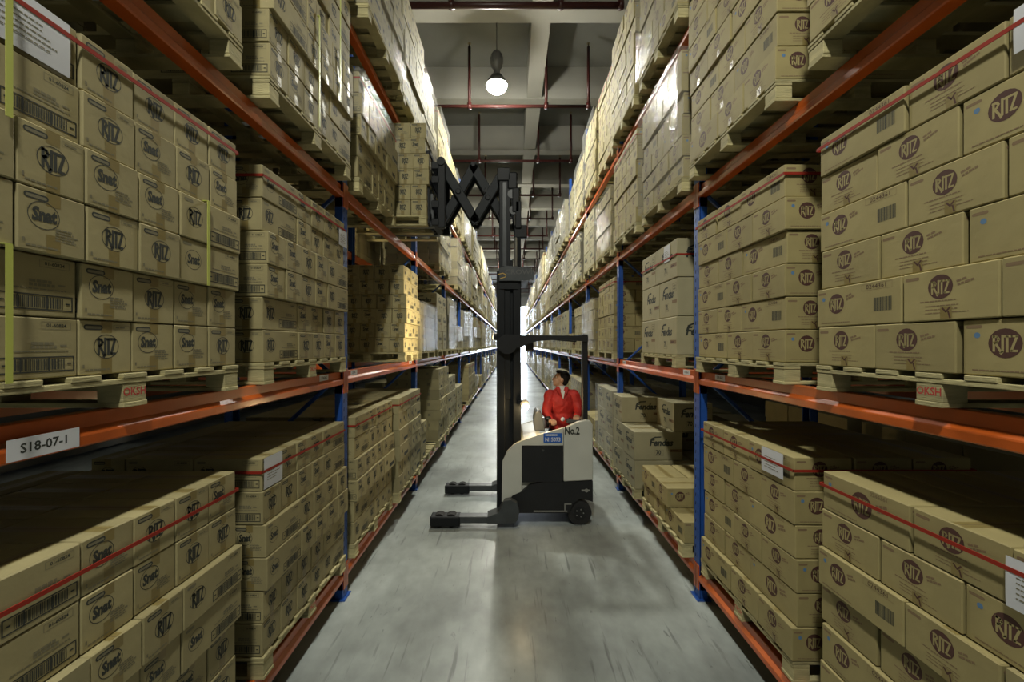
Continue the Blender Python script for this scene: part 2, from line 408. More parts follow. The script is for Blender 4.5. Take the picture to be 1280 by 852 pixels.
def snack(name):
    mb = MB(); mb.box((0,0,SH/2), (SL,SW,SH), 'card_w', 0.006)
    def face(w_):
        d = [(*at(text2d('Fendas', 0.11, 0.045, 0.95, 0.25), 0.03, 0.215), 'ink'), (*stroke([(-0.10, 0.225), (-0.085, 0.265), (-0.04, 0.285), (0.03, 0.288)], 0.016), 'ink'),
             (*at(text2d('70', 0.075, 0.03, 0.85), 0.0, 0.095), 'ink'), (*at(text2d('g', 0.03, 0.0), 0.045, 0.08), 'ink'), (*frame2(0.01, 0.092, 0.105, 0.075, 0.0025), 'ink_grey')]
        return d
    side = face(SL)
    side += [(*rect(0.215, 0.12, 0.15, 0.036), 'maroon_faint'), (*lines2(0.215, 0.12, 0.12, 1, 0.01, 0.012, 2), 'maroon')]
    end = face(SW)
    end = [( [(x-0.04, y) for x, y in a], f, m_) for a, f, m_ in end]
    end += [(*frame2(0.165, 0.27, 0.10, 0.08, 0.004), 'ink_grey'), (*lines2(0.165, 0.285, 0.07, 2, 0.028, 0.014, 4), 'ink_grey'), (*rect(0.165, 0.14, 0.12, 0.03), 'maroon_faint')]
    four_faces(mb, SL, SW, end, side); top_tape(mb, SL, SW, SH, 0.06)
    return mb.build(name, data_only=True)
PROTO = {'cracker': [cracker('cracker carton A', 'RITZ', '01-60824'), cracker('cracker carton B', 'Snat', '01-60824')],
         'biscuit': [biscuit('biscuit carton A', False), biscuit('biscuit carton B', True)],
         'snack': [snack('snack carton A')]}
DIM = {'cracker': (0.391, 0.1955, 0.19, CL, CW, CH), 'biscuit': (0.47, 0.337, 0.192, BL, BW, BH), 'snack': (0.605, 0.485, 0.356, SL, SW, SH)}

# ------------------------------------------------------------------ the room
def plane_box(name, c, d, mt, kind='structure'):
    mb = MB(); mb.box(c, d, mt); o = mb.build(name); o['kind'] = kind; return o
YE = 50.5
plane_box('floor', (0, 22, -0.05), (17.4, 58, 0.1), 'floor')
plane_box('ceiling', (0, 22, 9.75), (17.4, 58, 0.2), 'ceiling')
plane_box('wall_left', (-8.6, 22, 4.85), (0.2, 58, 9.6), 'concrete_wall')
plane_box('wall_right', (8.6, 22, 4.85), (0.2, 58, 9.6), 'concrete_wall')
plane_box('wall_back', (0, -6.9, 4.85), (17.0, 0.2, 9.6), 'concrete_wall')
mb = MB()
mb.box((-4.9, YE, 4.85), (7.2, 0.2, 9.6), 'concrete_wall'); mb.box((5.1, YE, 4.85), (6.8, 0.2, 9.6), 'concrete_wall'); mb.box((0.2, YE, 8.2), (3.0, 0.2, 2.9), 'concrete_wall')
o = mb.build('wall_end'); o['kind'] = 'structure'
d1 = plane_box('door_1', (0.2, YE+0.05, 3.37), (3.0, 0.06, 6.74), 'door_light')
for k in range(15):
    y = 8.2+2.99*(k-4)
    if not -6.5 < y < YE-0.5: continue
    plane_box('trim_%d' % (k+1), (0, y+0.175, 9.225), (17.0, 0.35, 0.85), 'ceil_beam')
ks = [-5.4, 0.60, 6.6]
for j, x in enumerate(ks):
    plane_box('trim_%d' % (30+j), (x, 21.8, 9.235), (0.39, 57.2, 0.83), 'ceil_beam')

# sprinkler pipes
def sprinkler(y, i, first=False):
    t = empty('sprinkler_pipe', (0, y, 7.89))
    x0, x1 = -2.6, 1.83
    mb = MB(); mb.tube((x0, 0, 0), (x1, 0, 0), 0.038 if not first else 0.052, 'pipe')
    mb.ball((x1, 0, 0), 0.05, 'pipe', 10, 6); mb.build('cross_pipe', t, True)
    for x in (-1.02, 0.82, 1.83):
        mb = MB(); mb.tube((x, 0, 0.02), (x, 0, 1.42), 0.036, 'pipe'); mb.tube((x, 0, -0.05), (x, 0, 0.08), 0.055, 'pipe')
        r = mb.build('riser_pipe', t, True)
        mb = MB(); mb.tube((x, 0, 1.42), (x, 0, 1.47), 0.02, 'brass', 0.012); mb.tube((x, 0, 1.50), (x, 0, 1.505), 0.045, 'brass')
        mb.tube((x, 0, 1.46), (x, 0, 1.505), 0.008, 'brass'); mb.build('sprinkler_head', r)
    words = 'nearest second third fourth fifth sixth seventh eighth ninth tenth eleventh twelfth thirteenth fourteenth'.split()
    tag(t, 'dark red sprinkler pipe crossing under the ceiling, %s from the camera' % words[i], 'sprinkler pipe', 'sprinkler pipes under the ceiling')
for i in range(14):
    sprinkler(6.99+2.97*i, i, i == 0)

# high bay lamps
words = 'behind first second third fourth fifth sixth seventh'.split()
for i, y in enumerate(LAMP_Y):
    t = empty('bay_lamp', (-0.33, y, 7.78))
    mb = MB(); mb.lathe([(0.0, 0.74), (0.08, 0.73), (0.125, 0.66), (0.13, 0.5), (0.12, 0.42), (0.07, 0.36), (0.07, 0.27), (0.09, 0.24), (0.0, 0.235)], (0,0,0), 'lamp_metal')
    for a in range(8):
        an = a*PI/4; mb.box((0.128*math.cos(an), 0.128*math.sin(an), 0.55), (0.02, 0.012, 0.16), 'lamp_metal', rz=an)
    mb.build('ballast_housing', t, True)
    mb = MB(); mb.lathe([(0.222, 0.02), (0.215, -0.02), (0.19, -0.07), (0.14, -0.11), (0.08, -0.13), (0.0, -0.136)], (0,0,0), 'lamp_glow', 24); mb.build('glass_bowl', t, True)
    mb = MB(); mb.lathe([(0.07, 0.25), (0.12, 0.22), (0.19, 0.12), (0.232, 0.012), (0.226, 0.012), (0.18, 0.12), (0.11, 0.21), (0.0, 0.225)], (0,0,0), 'lamp_metal', 24); mb.build('reflector', t, True)
    mb = MB(); mb.tube((0, 0, 0.73), (0, 0, 1.875), 0.012, 'lamp_metal', n=6); mb.ball((0,0,0.76), 0.025, 'lamp_metal', 8, 6); mb.build('suspension_cord', t)
    tag(t, 'glowing high bay lamp hanging over the aisle behind the camera' if i < 1 else 'glowing high bay lamp on a cord above the aisle, %s one beyond the camera' % words[i], 'lamp', 'high bay lamps over the aisle')

# ------------------------------------------------------------------ racks
BAY = 2.7; P0 = 0.875; NB = 18
XF = {-1: 1.454, 1: 1.61}
LEV = [0.275, 1.965, 3.575, 5.135]
POST_TOP = 6.85
RACKD = 1.02
def loc_label(beam, side, x, y, z, txt, big=False):
    w_, h = (0.20, 0.064) if big else (0.15, 0.045)
    mb = MB()
    if side < 0: mb.box((x+0.0012, y, z), (0.002, w_, h), 'paper'); u = (0, 1, 0); u = (0, 1, 0); n_ = (1, 0, 0); xx = x+0.0022; uu = (0, 1, 0)
    else: mb.box((x-0.0012, y, z), (0.002, w_, h), 'paper'); n_ = (-1, 0, 0); xx = x-0.0022; uu = (0, -1, 0)
    mb.decal([(*text2d(txt, h*0.62, 0.02, 0.95), 'ink')], (xx, y, z), uu, (0, 0, 1), n_)
    o = mb.build('location_label', beam); o['label'] = 'white location label with black characters'
for side, sname in ((-1, 'left'), (1, 'right')):
    X = XF[side]
    rack = empty('pallet_rack', (0, 0, 0))
    tag(rack, 'tall pallet rack with blue uprights and orange beams along the %s of the aisle' % sname, 'rack', 'pallet racks along the aisle')
    for k in range(NB+1):
        y0 = P0+BAY*k
        if y0 > YE-0.6: continue
        mb = MB()
        zt = POST_TOP
        for xa in (X, X+RACKD-0.07):
            xc = side*(xa+0.035)
            # C channel: front web, two flanges
            fx = side*(xa+0.006) if xa == X else side*(xa+0.064)
            mb.box((fx, y0+0.05, zt/2), (0.010, 0.10, zt), 'blue')
            for yy in (y0+0.005, y0+0.095): mb.box((xc+side*0.002*(1 if xa == X else -1), yy, zt/2), (0.062, 0.010, zt), 'blue')
            if k < 5 and xa == X:
                sh = []
                for q in range(int(zt/0.075)):
                    for yy in (-0.022, 0.022): sh.append(rect(yy, 0.06+q*0.075, 0.012, 0.032, 0.2 if yy > 0 else -0.2))
                mb.decal([(*merge2(*sh), 'hole')], (side*X+side*0.001, y0+0.05, 0), (0, 1 if side < 0 else -1, 0), (0,0,1), (-side, 0, 0))
        up = mb.build('upright_frame', rack)
        mb = MB()
        for xa in (X, X+RACKD-0.07): mb.box((side*(xa+0.035), y0+0.05, 0.006), (0.12, 0.14, 0.012), 'blue')
        mb.build('foot_plate', up)
        mb = MB(); z = 0.3; fl = 0
        while z < zt-0.9:
            xa, xb = side*(X+0.08), side*(X+RACKD-0.08)
            if fl: xa, xb = xb, xa
            mb.tube((xa, y0+0.05, z), (xb, y0+0.05, z+0.8), 0.018, 'blue', n=6); z += 0.8; fl = 1-fl
        mb.build('cross_brace', up)
    for k in range(NB):
        ya, yb = P0+BAY*k+0.1, P0+BAY*(k+1)
        if yb > YE-0.5: continue
        for li, zl in enumerate(LEV):
            rears = (False, True) if k < 6 else (False,)
            for rear in rears:
                mb = MB()
                # stepped box beam profile: (outward x, z); extruded along y
                if not rear: px = lambda o_: side*(X+0.018-o_)
                else: px = lambda o_: side*(X+RACKD-0.008+o_)
                prof = [(-0.045, 0.0), (-0.005, 0.0), (0.0, -0.004), (0.0, -0.052), (0.022, -0.070), (0.024, -0.076), (0.024, -0.106), (0.018, -0.112), (-0.045, -0.112)]
                pts = [(px(a), zl+b_) for a, b_ in prof]
                mb.prism(pts, ya-0.004, yb+0.004, 'orange')
                # connector plates hooked round the upright
                for yc in (ya-0.03, yb+0.03):
                    mb.box((px(0.020), yc, zl-0.085), (0.012, 0.058, 0.21), 'orange', 0.003)
                    mb.box((px(-0.02), yc+(0.026 if yc < ya else -0.026), zl-0.085), (0.06, 0.008, 0.21), 'orange')
                bm = mb.build('beam', rack)
                if not rear and li == 1 and k < 8:
                    base = 7-k
                    fx = px(0.0245)
                    sec = 'S18' if side < 0 else 'S19'
                    if k == 0:
                        if side < 0: loc_label(bm, side, fx, 1.29, zl-0.074, 'S18-07-1', True)
                        loc_label(bm, side, px(0.0)-side*0.0, yb-0.32, zl-0.028, sec+'-06-2')
                    else:
                        loc_label(bm, side, px(0.0), ya+0.2, zl-0.028, sec+'-%02d-1' % (7-k))
                        if k % 2: loc_label(bm, side, px(0.0), yb-0.25, zl-0.028, sec+'-%02d-2' % (7-k))

# ------------------------------------------------------------------ pallets
ORD = 'first second third fourth fifth sixth seventh eighth ninth tenth eleventh twelfth thirteenth fourteenth fifteenth sixteenth seventeenth eighteenth nineteenth twentieth'.split()
SHELF = ['floor-level shelf', 'second shelf', 'third shelf', 'top shelf']
def ordw(n):
    return ORD[n] if n < len(ORD) else 'number %d' % (n+1)
PDX, PH = 1.0, 0.125
def pallet_parts(ly, root_name):
    # x from 0 (aisle edge) to PDX, y centred length ly
    deck = MB(); n = 7; w_ = 0.10
    for i in range(n):
        y = -ly/2+w_/2+(ly-w_)*i/(n-1)
        deck.box((PDX/2, y, PH-0.009), (PDX, w_, 0.018), 'wood', 0.002)
    for x in (0.05, 0.5, 0.95): deck.box((x, 0, PH-0.028), (0.095, ly, 0.018), 'wood', 0.002)
    blocks = []
    for x in (0.052, 0.5, 0.948):
        for y in (-ly/2+0.052, 0, ly/2-0.052):
            b_ = MB(); b_.box((x, y, 0.0525), (0.095, 0.10, 0.069), 'wood', 0.003); blocks.append((x, y, b_))
    boards = []
    for y in (-ly/2+0.052, 0, ly/2-0.052):
        b_ = MB(); b_.box((PDX/2, y, 0.009), (PDX, 0.10, 0.018), 'wood', 0.002); boards.append(b_)
    return deck, blocks, boards
_pm = {}
def pallet_meshes(ly):
    k = round(ly, 2)
    if k not in _pm:
        dk, bl, bo = pallet_parts(ly, '')
        whole = MB()
        for q in [dk]+[b_ for _, _, b_ in bl]+bo: whole.add(q.v, q.f, 'wood')
        _pm[k] = (dk.build('deck', data_only=True), [(x, y, b_.build('block', data_only=True)) for x, y, b_ in bl], [b_.build('bottom_board', data_only=True) for b_ in bo], whole.build('pallet', data_only=True))
    return _pm[k]
def pallet(side, xf, ya, yb, z, label, detail, stencil=False):
    ly = yb-ya
    dk, bl, bo, whole = pallet_meshes(ly)
    if not detail:
        o = D.objects.new('wooden_pallet', whole); C.objects.link(o)
    else:
        o = empty('wooden_pallet', (0,0,0))
        def ch(n, me):
            c = D.objects.new(n, me); C.objects.link(c); c.parent = o; return c
        ch('deck', dk)
        for x, y, me in bl:
            c = ch('block', me)
            if stencil and x < 0.1 and abs(y) < 0.1:
                mb = MB()
                mb.decal([(*text2d('OKSH', 0.042, 0.02, 0.85), 'wood_red')], (x-0.0475, y, 0.055), (0, -1, 0), (0,0,1), (-1,0,0))
                s_ = mb.build('stencil_lettering', c); s_['label'] = 'red stencilled letters'
        for me in bo: ch('bottom_board', me)
    o.location = (side*xf, (ya+yb)/2, z)
    if side < 0: o.rotation_euler = (0, 0, PI)
    tag(o, label, 'pallet', 'wooden pallets on the racks')
    return o

# ------------------------------------------------------------------ loads
def cells(kind, pat):
    L, W = DIM[kind][:2]; out = []
    if kind == 'cracker':
        if pat == 'C':       # two long columns, five across
            for i in range(5):
                for j in range(2): out.append((i*W, (i+1)*W, j*L, (j+1)*L, 'Y'))
            return out, 2*L
        tot = L+4*W
        for i in range(5): out.append((i*W, (i+1)*W, 0, L, 'Y'))
        for j in range(4):
            for i in range(2): out.append((i*L, (i+1)*L, L+j*W, L+(j+1)*W, 'X'))
        for j in range(2): out.append((2*L, 2*L+W, L+j*L, L+(j+1)*L, 'Y'))
    elif kind == 'biscuit':
        tot = L+2*W
        for i in range(3): out.append((i*W, (i+1)*W, 0, L, 'Y'))
        for j in range(2):
            for i in range(2): out.append((i*L, (i+1)*L, L+j*W, L+(j+1)*W, 'X'))
    else:
        tot = L+W
        for i in range(2): out.append((i*W, (i+1)*W, 0, L, 'Y'))
        out.append((0, L, L, L+W, 'X'))
    if pat == 'B': out = [(a, b_, tot-d, tot-c, ax) for a, b_, c, d, ax in out]
    return out, tot

CAND = []      # (dist, kind, protoindex, x, y, z, rot, label, in_view)
def load(side, lev, ya, xf, kind, layers, sname, near=False, zb=None, skip=None, sz=1.0, flip=0, layer_pat=None, film=None, straps=(), pal=True, paper=None, stencil=False, yshift=None, allfull=False):
    L, W, H = DIM[kind][:3]; H = H*sz
    base = LEV[lev]+0.002 if zb is None else zb
    tot = cells(kind, 'C' if layer_pat == 'C' else 'A')[1]
    yb = ya+tot
    if pal:
        pallet(side, xf-0.01, ya-0.004, yb+0.004, base, 'pale wooden pallet under the %s load, %s' % (sname[0], sname[1]), yb < 12 and ya > 0.2, stencil)
    z0 = base+PH+0.003
    lname = '%s, %s load' % (sname[1], sname[0])
    top = z0+layers*H
    for n in range(layers):
        pat = layer_pat if layer_pat == 'C' else 'AB'[((n//2 if kind == 'cracker' else n)+flip) % 2]
        cl, _ = cells(kind, pat)
        ranks = {}; 
        lay_x = random.uniform(-0.008, 0.008); lay_y = random.uniform(-0.004, 0.004)
        if kind == 'cracker' and layers > 4 and n in (2, 3): lay_x -= 0.026
        if kind == 'biscuit': lay_x = random.uniform(-0.018, 0.012); lay_y = random.uniform(-0.012, 0.012)
        laytop = lay_x; laytopy = lay_y
        for (a, b_, c, d, ax) in sorted(cl, key=lambda q: (q[0], q[2])):
            istop = n == layers-1
            front = a < 0.01; nearend = c < 0.01 and (a < 0.3 or near or allfull)
            showtop = istop and (top < 2.25)
            if not (front or nearend or showtop or allfull):
                if not (istop and a < 0.5): continue
            if skip and skip(n, a, c): continue
            cx = side*(xf+(a+b_)/2+lay_x+random.uniform(-0.005, 0.005)); cy = ya+(c+d)/2+lay_y+random.uniform(-0.0025, 0.0025)*(1 if kind == 'cracker' else 1.6)
            zz = z0+n*H
            rot = (PI/2 if ax == 'Y' else 0)+random.choice([0, PI])+random.uniform(-0.009, 0.009)
            if ax == 'Y': rot = (PI/2 if side > 0 else -PI/2)+random.uniform(-0.006, 0.006)
            pi = 0
            if kind == 'cracker':
                pi = 1 if random.random() < (0.45 if n != 0 else 0.2) else 0
            if kind == 'biscuit': pi = 1 if (ax == 'Y' and front and random.random() < 0.25) or (not front and random.random() < 0.3) else 0
            u = F*(abs(cx)-(0 if ax == 'X' else 0))/max(cy, 0.05)
            fx = abs(side*(xf+a))
            yy = max(cy, 0.05)
            inview = cy > 0.4 and F*fx/(yy+(d-c)/2) < 640 and abs(F*(zz+H/2-CAMH)/yy) < 450
            j = sorted({q[2] for q in cl if q[4] == ax or True and abs(q[0]-a) < 0.02}).index(c) if True else 0
            rank = 'front rank' if front else ('second rank' if a < 0.45 else 'back rank')
            col = ranks.setdefault(round(a, 2), 0); ranks[round(a, 2)] += 1
            if kind == 'snack': rank = 'front' if front else 'back'
            lab = '%s carton, %s layer up, %s along, %s, %s' % ({'cracker': 'tan', 'biscuit': 'yellowish', 'snack': 'tall'}[kind], ordw(n), ordw(col), rank if front else '%s %s' % (rank, 'row %d' % round(a/0.19)) , '')
            CAND.append([math.sqrt(fx*fx+cy*cy+(zz-CAMH)**2)*(1.0 if inview else 9)*(0.5 if (not pal or layer_pat == 'C') and (nearend or front) else 1)*(1.4 if not (front or nearend) else 1), kind, pi, cx, cy, zz, rot, (n, col, round(a/0.19), sname), inview, sz])
    # film, straps and paper
    xa, xb = side*(xf-0.012), side*(xf+0.95)
    if kind == 'cracker': xa = side*(xf-0.040)
    if film:
        f0 = z0+film[0]*H; f1 = z0+layers*H+0.012
        mb = MB()
        e = 0.012; X0 = xf-0.045; X1 = xf+(1.0 if kind != 'biscuit' else 1.03)
        rows = 8; ring_ = []
        vs = []
        for r in range(rows+1):
            zq = f0+(f1-f0)*r/rows
            for (px_, py_) in ((X0, ya-e-0.006), (X0, (ya+yb)/2), (X0, yb+e+0.006), (X1, yb+e+0.006), (X1, ya-e-0.006)):
                vs.append((side*(px_+random.uniform(-0.004, 0.0)*(1 if px_ < xf else -1)), py_, zq))
        fs = [(r*5+i, r*5+(i+1) % 5, (r+1)*5+(i+1) % 5, (r+1)*5+i) for r in range(rows) for i in range(5)]
        fs.append(tuple(rows*5+i for i in range(5)))
        mb.add(vs, fs, 'film'); o = mb.build('stretch_film')
        tag(o, 'clear shiny stretch film wrapped round the %s load, %s' % (sname[0], sname[1]), 'stretch film', 'stretch film round loads')
    for st in straps:
        mb = MB()
        if st[0] == 'h':
            _, zrel, tilt, mt = st
            zz = z0+layers*H-zrel; hh = 0.0075; x0 = xf+laytop-0.010; x1 = xf+(1.0 if kind != 'biscuit' else 1.03)
            P = [(x0, ya+laytopy-0.006), (x0, yb+laytopy+0.006), (x1, yb+laytopy+0.006), (x1, ya+laytopy-0.006)]
            for i in range(4):
                (a0, c0), (a1, c1) = P[i], P[(i+1) % 4]
                za = zz+tilt*(c0-ya); zb_ = zz+tilt*(c1-ya)
                ex, ey = (0.003, 0) if a0 == a1 else (0, 0.003)
                vs = []
                for (px_, py_, zq) in ((a0, c0, za), (a1, c1, zb_)):
                    sgx = 1 if px_ == x0 else -1; sgy = 1 if py_ < ya else -1
                    for dx_, dy_ in ((0, 0), (ex*sgx, ey*sgy)):
                        for dz in (-hh, hh): vs.append((side*(px_+dx_), py_+dy_, zq+dz))
                mb.add(vs, [(0,4,5,1), (2,3,7,6), (0,2,6,4), (1,5,7,3), (0,1,3,2), (4,6,7,5)], mt)
            nm = 'strapping_band'; lb = '%s plastic band tied level round the %s load, %s' % ({'strap_red': 'red', 'strap_yel': 'yellow-green'}[mt], sname[0], sname[1])
        else:
            _, yr, n0, n1, mt = st
            yy = ya+yr; x0 = xf-0.034; za = z0+n0*H-0.005; zc = z0+n1*H+0.004
            mb.box((side*x0, yy, (za+zc)/2), (0.003, 0.016, zc-za), mt); mb.box((side*(x0+0.28), yy, zc), (0.56, 0.016, 0.003), mt)
            nm = 'strapping_band'; lb = 'yellow-green band running upright over the %s load, %s' % (sname[0], sname[1])
            if n0 > 0: lb = 'short yellow-green band over the middle layers of the %s load, %s' % (sname[0], sname[1])
        o = mb.build(nm); tag(o, lb, 'strap', 'plastic bands round the loads')
    if paper:
        yr, zr, w_, h = paper
        mb = MB(); xx = side*(xf+laytop-0.0075); n_ = 6
        vs = []
        for i in range(n_+1):
            t = i/n_; bl = -0.0015*math.sin(t*PI)
            for yq in (-w_/2, w_/2):
                for dd in (0, 0.001): vs.append((xx+side*(bl+dd), ya+yr+yq, top-zr-h*t))
        fs = []
        for i in range(n_):
            o_ = i*4; fs += [(o_, o_+2, o_+6, o_+4), (o_+1, o_+5, o_+7, o_+3), (o_, o_+4, o_+5, o_+1), (o_+2, o_+3, o_+7, o_+6)]
        mb.add(vs, fs, 'paper')
        fr = side*(xf+laytop-0.0092)
        mb.decal([(*lines2(0, 0.03, w_*0.7, 5, 0.016, 0.004, 5), 'ink_grey')], (fr, ya+yr, top-zr-h*0.55), (0, 1 if side < 0 else -1, 0), (0,0,1), (-side, 0, 0))
        o = mb.build('paper_sheet'); tag(o, 'white paper sheet fixed to the %s load, %s' % (sname[0], sname[1]), 'paper', 'paper sheets on the loads')
    return yb

LN = {-1: 'left', 1: 'right'}
def nm(i, side, lev): return (ordw(i), '%s %s' % (LN[side], SHELF[lev]))
R_ = 'strap_red'; Y_ = 'strap_yel'
# left rack, placed by hand
load(-1, 0, 0.99, 1.43, 'cracker', 6, nm(0,-1,0), straps=[('h', 0.10, 0.0, R_)])
load(-1, 0, 2.385, 1.43, 'cracker', 6, nm(1,-1,0), flip=1, near=False, straps=[('h', 0.08, 0.0, R_)], paper=(0.11, 0.005, 0.19, 0.18), stencil=True)
load(-1, 0, 3.74, 1.42, 'cracker', 6, nm(2,-1,0), straps=[('h', 0.08, 0.0, R_)])
load(-1, 0, 5.02, 1.37, 'cracker', 6, nm(3,-1,0), flip=1, straps=[('h', 0.08, 0.0, R_)])
load(-1, 0, 6.42, 1.40, 'cracker', 3, nm(4,-1,0), skip=lambda n, a, c: c > 0.2 if n else c > 0.38)
load(-1, 0, 7.74, 1.36, 'cracker', 7, nm(5,-1,0), near=True)
load(-1, 1, 0.985, 1.43, 'cracker', 6, nm(0,-1,1), straps=[('h', 0.045, -0.0, R_), ('v', 0.17, 0, 2, Y_), ('v', 0.17, 3.9, 6, Y_), ('v', 0.93, 2, 4, Y_)], paper=(0.235, 0.01, 0.24, 0.17), stencil=True)
load(-1, 1, 2.39, 1.43, 'cracker', 6, nm(1,-1,1), straps=[('h', 0.065, 0.0, R_)], paper=(1.12, 0.07, 0.16, 0.14), stencil=True)
load(-1, 1, 5.42, 1.40, 'cracker', 6, nm(2,-1,1), layer_pat='C', near=True, film=None)
load(-1, 2, 0.92, 1.365, 'cracker', 6, nm(0,-1,2), straps=[('v', 0.8, 0, 6, Y_)])
load(-1, 2, 2.33, 1.365, 'cracker', 7, nm(1,-1,2), near=True, flip=1, straps=[('v', 0.55, 0, 4, Y_), ('v', 0.9, 2, 7, Y_)])
load(-1, 2, 3.74, 1.38, 'cracker', 5, nm(2,-1,2), straps=[('h', 0.06, 0, R_)], film=(2.8,))
load(-1, 2, 5.12, 1.055, 'cracker', 6, ('reach-truck', 'left third shelf'), near=True, layer_pat='C', zb=3.66, pal=False)
load(-1, 3, 0.99, 1.36, 'cracker', 6, nm(0,-1,3))
load(-1, 3, 2.39, 1.36, 'cracker', 6, nm(1,-1,3))
load(-1, 3, 3.74, 1.30, 'cracker', 7, nm(2,-1,3), film=(0,))
load(-1, 3, 5.05, 1.32, 'cracker', 7, nm(3,-1,3))
# right rack
load(1, 0, 0.995, 1.585, 'biscuit', 6, nm(0,1,0), straps=[('h', 0.07, 0.0, R_)], paper=(0.24, 0.03, 0.19, 0.16))
load(1, 0, 2.36, 1.60, 'biscuit', 6, nm(1,1,0), flip=1, straps=[('h', 0.075, 0.0, R_)], paper=(0.19, 0.005, 0.21, 0.15), stencil=True)
load(1, 0, 3.75, 1.54, 'biscuit', 2, nm(2,1,0), near=True, allfull=True, skip=lambda n, a, c: n == 1 and c < 0.3)
load(1, 0, 5.15, 1.52, 'snack', 3, nm(3,1,0), near=True, allfull=True, skip=lambda n, a, c: n == 2 and a < 0.1 and c < 0.3, straps=[])
load(1, 1, 0.995, 1.575, 'biscuit', 6, nm(0,1,1), straps=[('h', 0.05, -0.0, R_)], paper=(0.20, 0.0, 0.22, 0.14), stencil=True)
load(1, 1, 2.40, 1.575, 'biscuit', 6, nm(1,1,1), straps=[('h', 0.06, 0.0, R_)], flip=1)
load(1, 1, 4.05, 1.60, 'snack', 3, nm(2,1,1), near=True, sz=1.07, straps=[('h', 0.16, 0.0, R_)], paper=(0.25, 0.02, 0.16, 0.17))
load(1, 2, 0.95, 1.50, 'biscuit', 6, nm(0,1,2))
load(1, 2, 2.36, 1.50, 'biscuit', 7, nm(1,1,2), near=True, flip=1)
load(1, 2, 3.74, 1.53, 'biscuit', 6, nm(2,1,2), near=True, film=(0,))
load(1, 2, 5.10, 1.53, 'biscuit', 6, nm(3,1,2), near=False, straps=[('h', 0.09, 0, R_)])
load(1, 3, 0.99, 1.50, 'biscuit', 6, nm(0,1,3))
load(1, 3, 2.39, 1.50, 'biscuit', 6, nm(1,1,3))
load(1, 3, 3.74, 1.50, 'biscuit', 7, nm(2,1,3), film=(0,))
load(1, 3, 5.10, 1.50, 'biscuit', 7, nm(3,1,3))
# farther loads
rr = random.Random(21)
for side in (-1, 1):
    for lev in range(4):
        cnt = {(-1,0): 6, (-1,1): 3, (-1,2): 3, (-1,3): 4, (1,0): 4, (1,1): 3, (1,2): 4, (1,3): 4}[(side, lev)]
        for k in range(2, NB):
            for sl in range(2):
                if side < 0 and lev == 0 and k == 2: continue
                if side < 0 and lev == 2 and k == 2 and sl == 0: continue
                ya = P0+BAY*k+0.1+(0.07 if sl == 0 else 1.36)+rr.uniform(-0.02, 0.02)
                if ya+1.25 > YE-0.5: continue
                h = {0: (5, 6), 1: (5, 6), 2: (5, 6), 3: (6, 7)}[lev]
                nl = rr.randint(*h)
                if rr.random() < (0.16 if lev < 3 else 0.04): nl = rr.randint(2, 4)
                if rr.random() < 0.04 and lev < 3: continue
                kind = 'cracker' if side < 0 else 'biscuit'
                if rr.random() < 0.22: kind = 'snack'; nl = 3 if nl >= 5 else 2
                elif rr.random() < 0.25: kind = 'biscuit' if kind == 'cracker' else 'cracker'
                fm = (rr.choice([0, 0, nl//2]),) if rr.random() < 0.6 else None
                st = [('h', 0.08, 0.0, R_)] if rr.random() < 0.35 and k < 8 else []
                load(side, lev, ya, XF[side]-rr.uniform(0.03, 0.10), kind, nl, nm(cnt, side, lev), near=rr.random() < 0.5, film=fm, straps=st)
                cnt += 1

# load on the reach truck's forks has its own pallet
pallet(-1, 1.045, 5.11, 5.91, 3.66, 'pale wooden pallet held on the reach truck forks at the left third shelf', True)

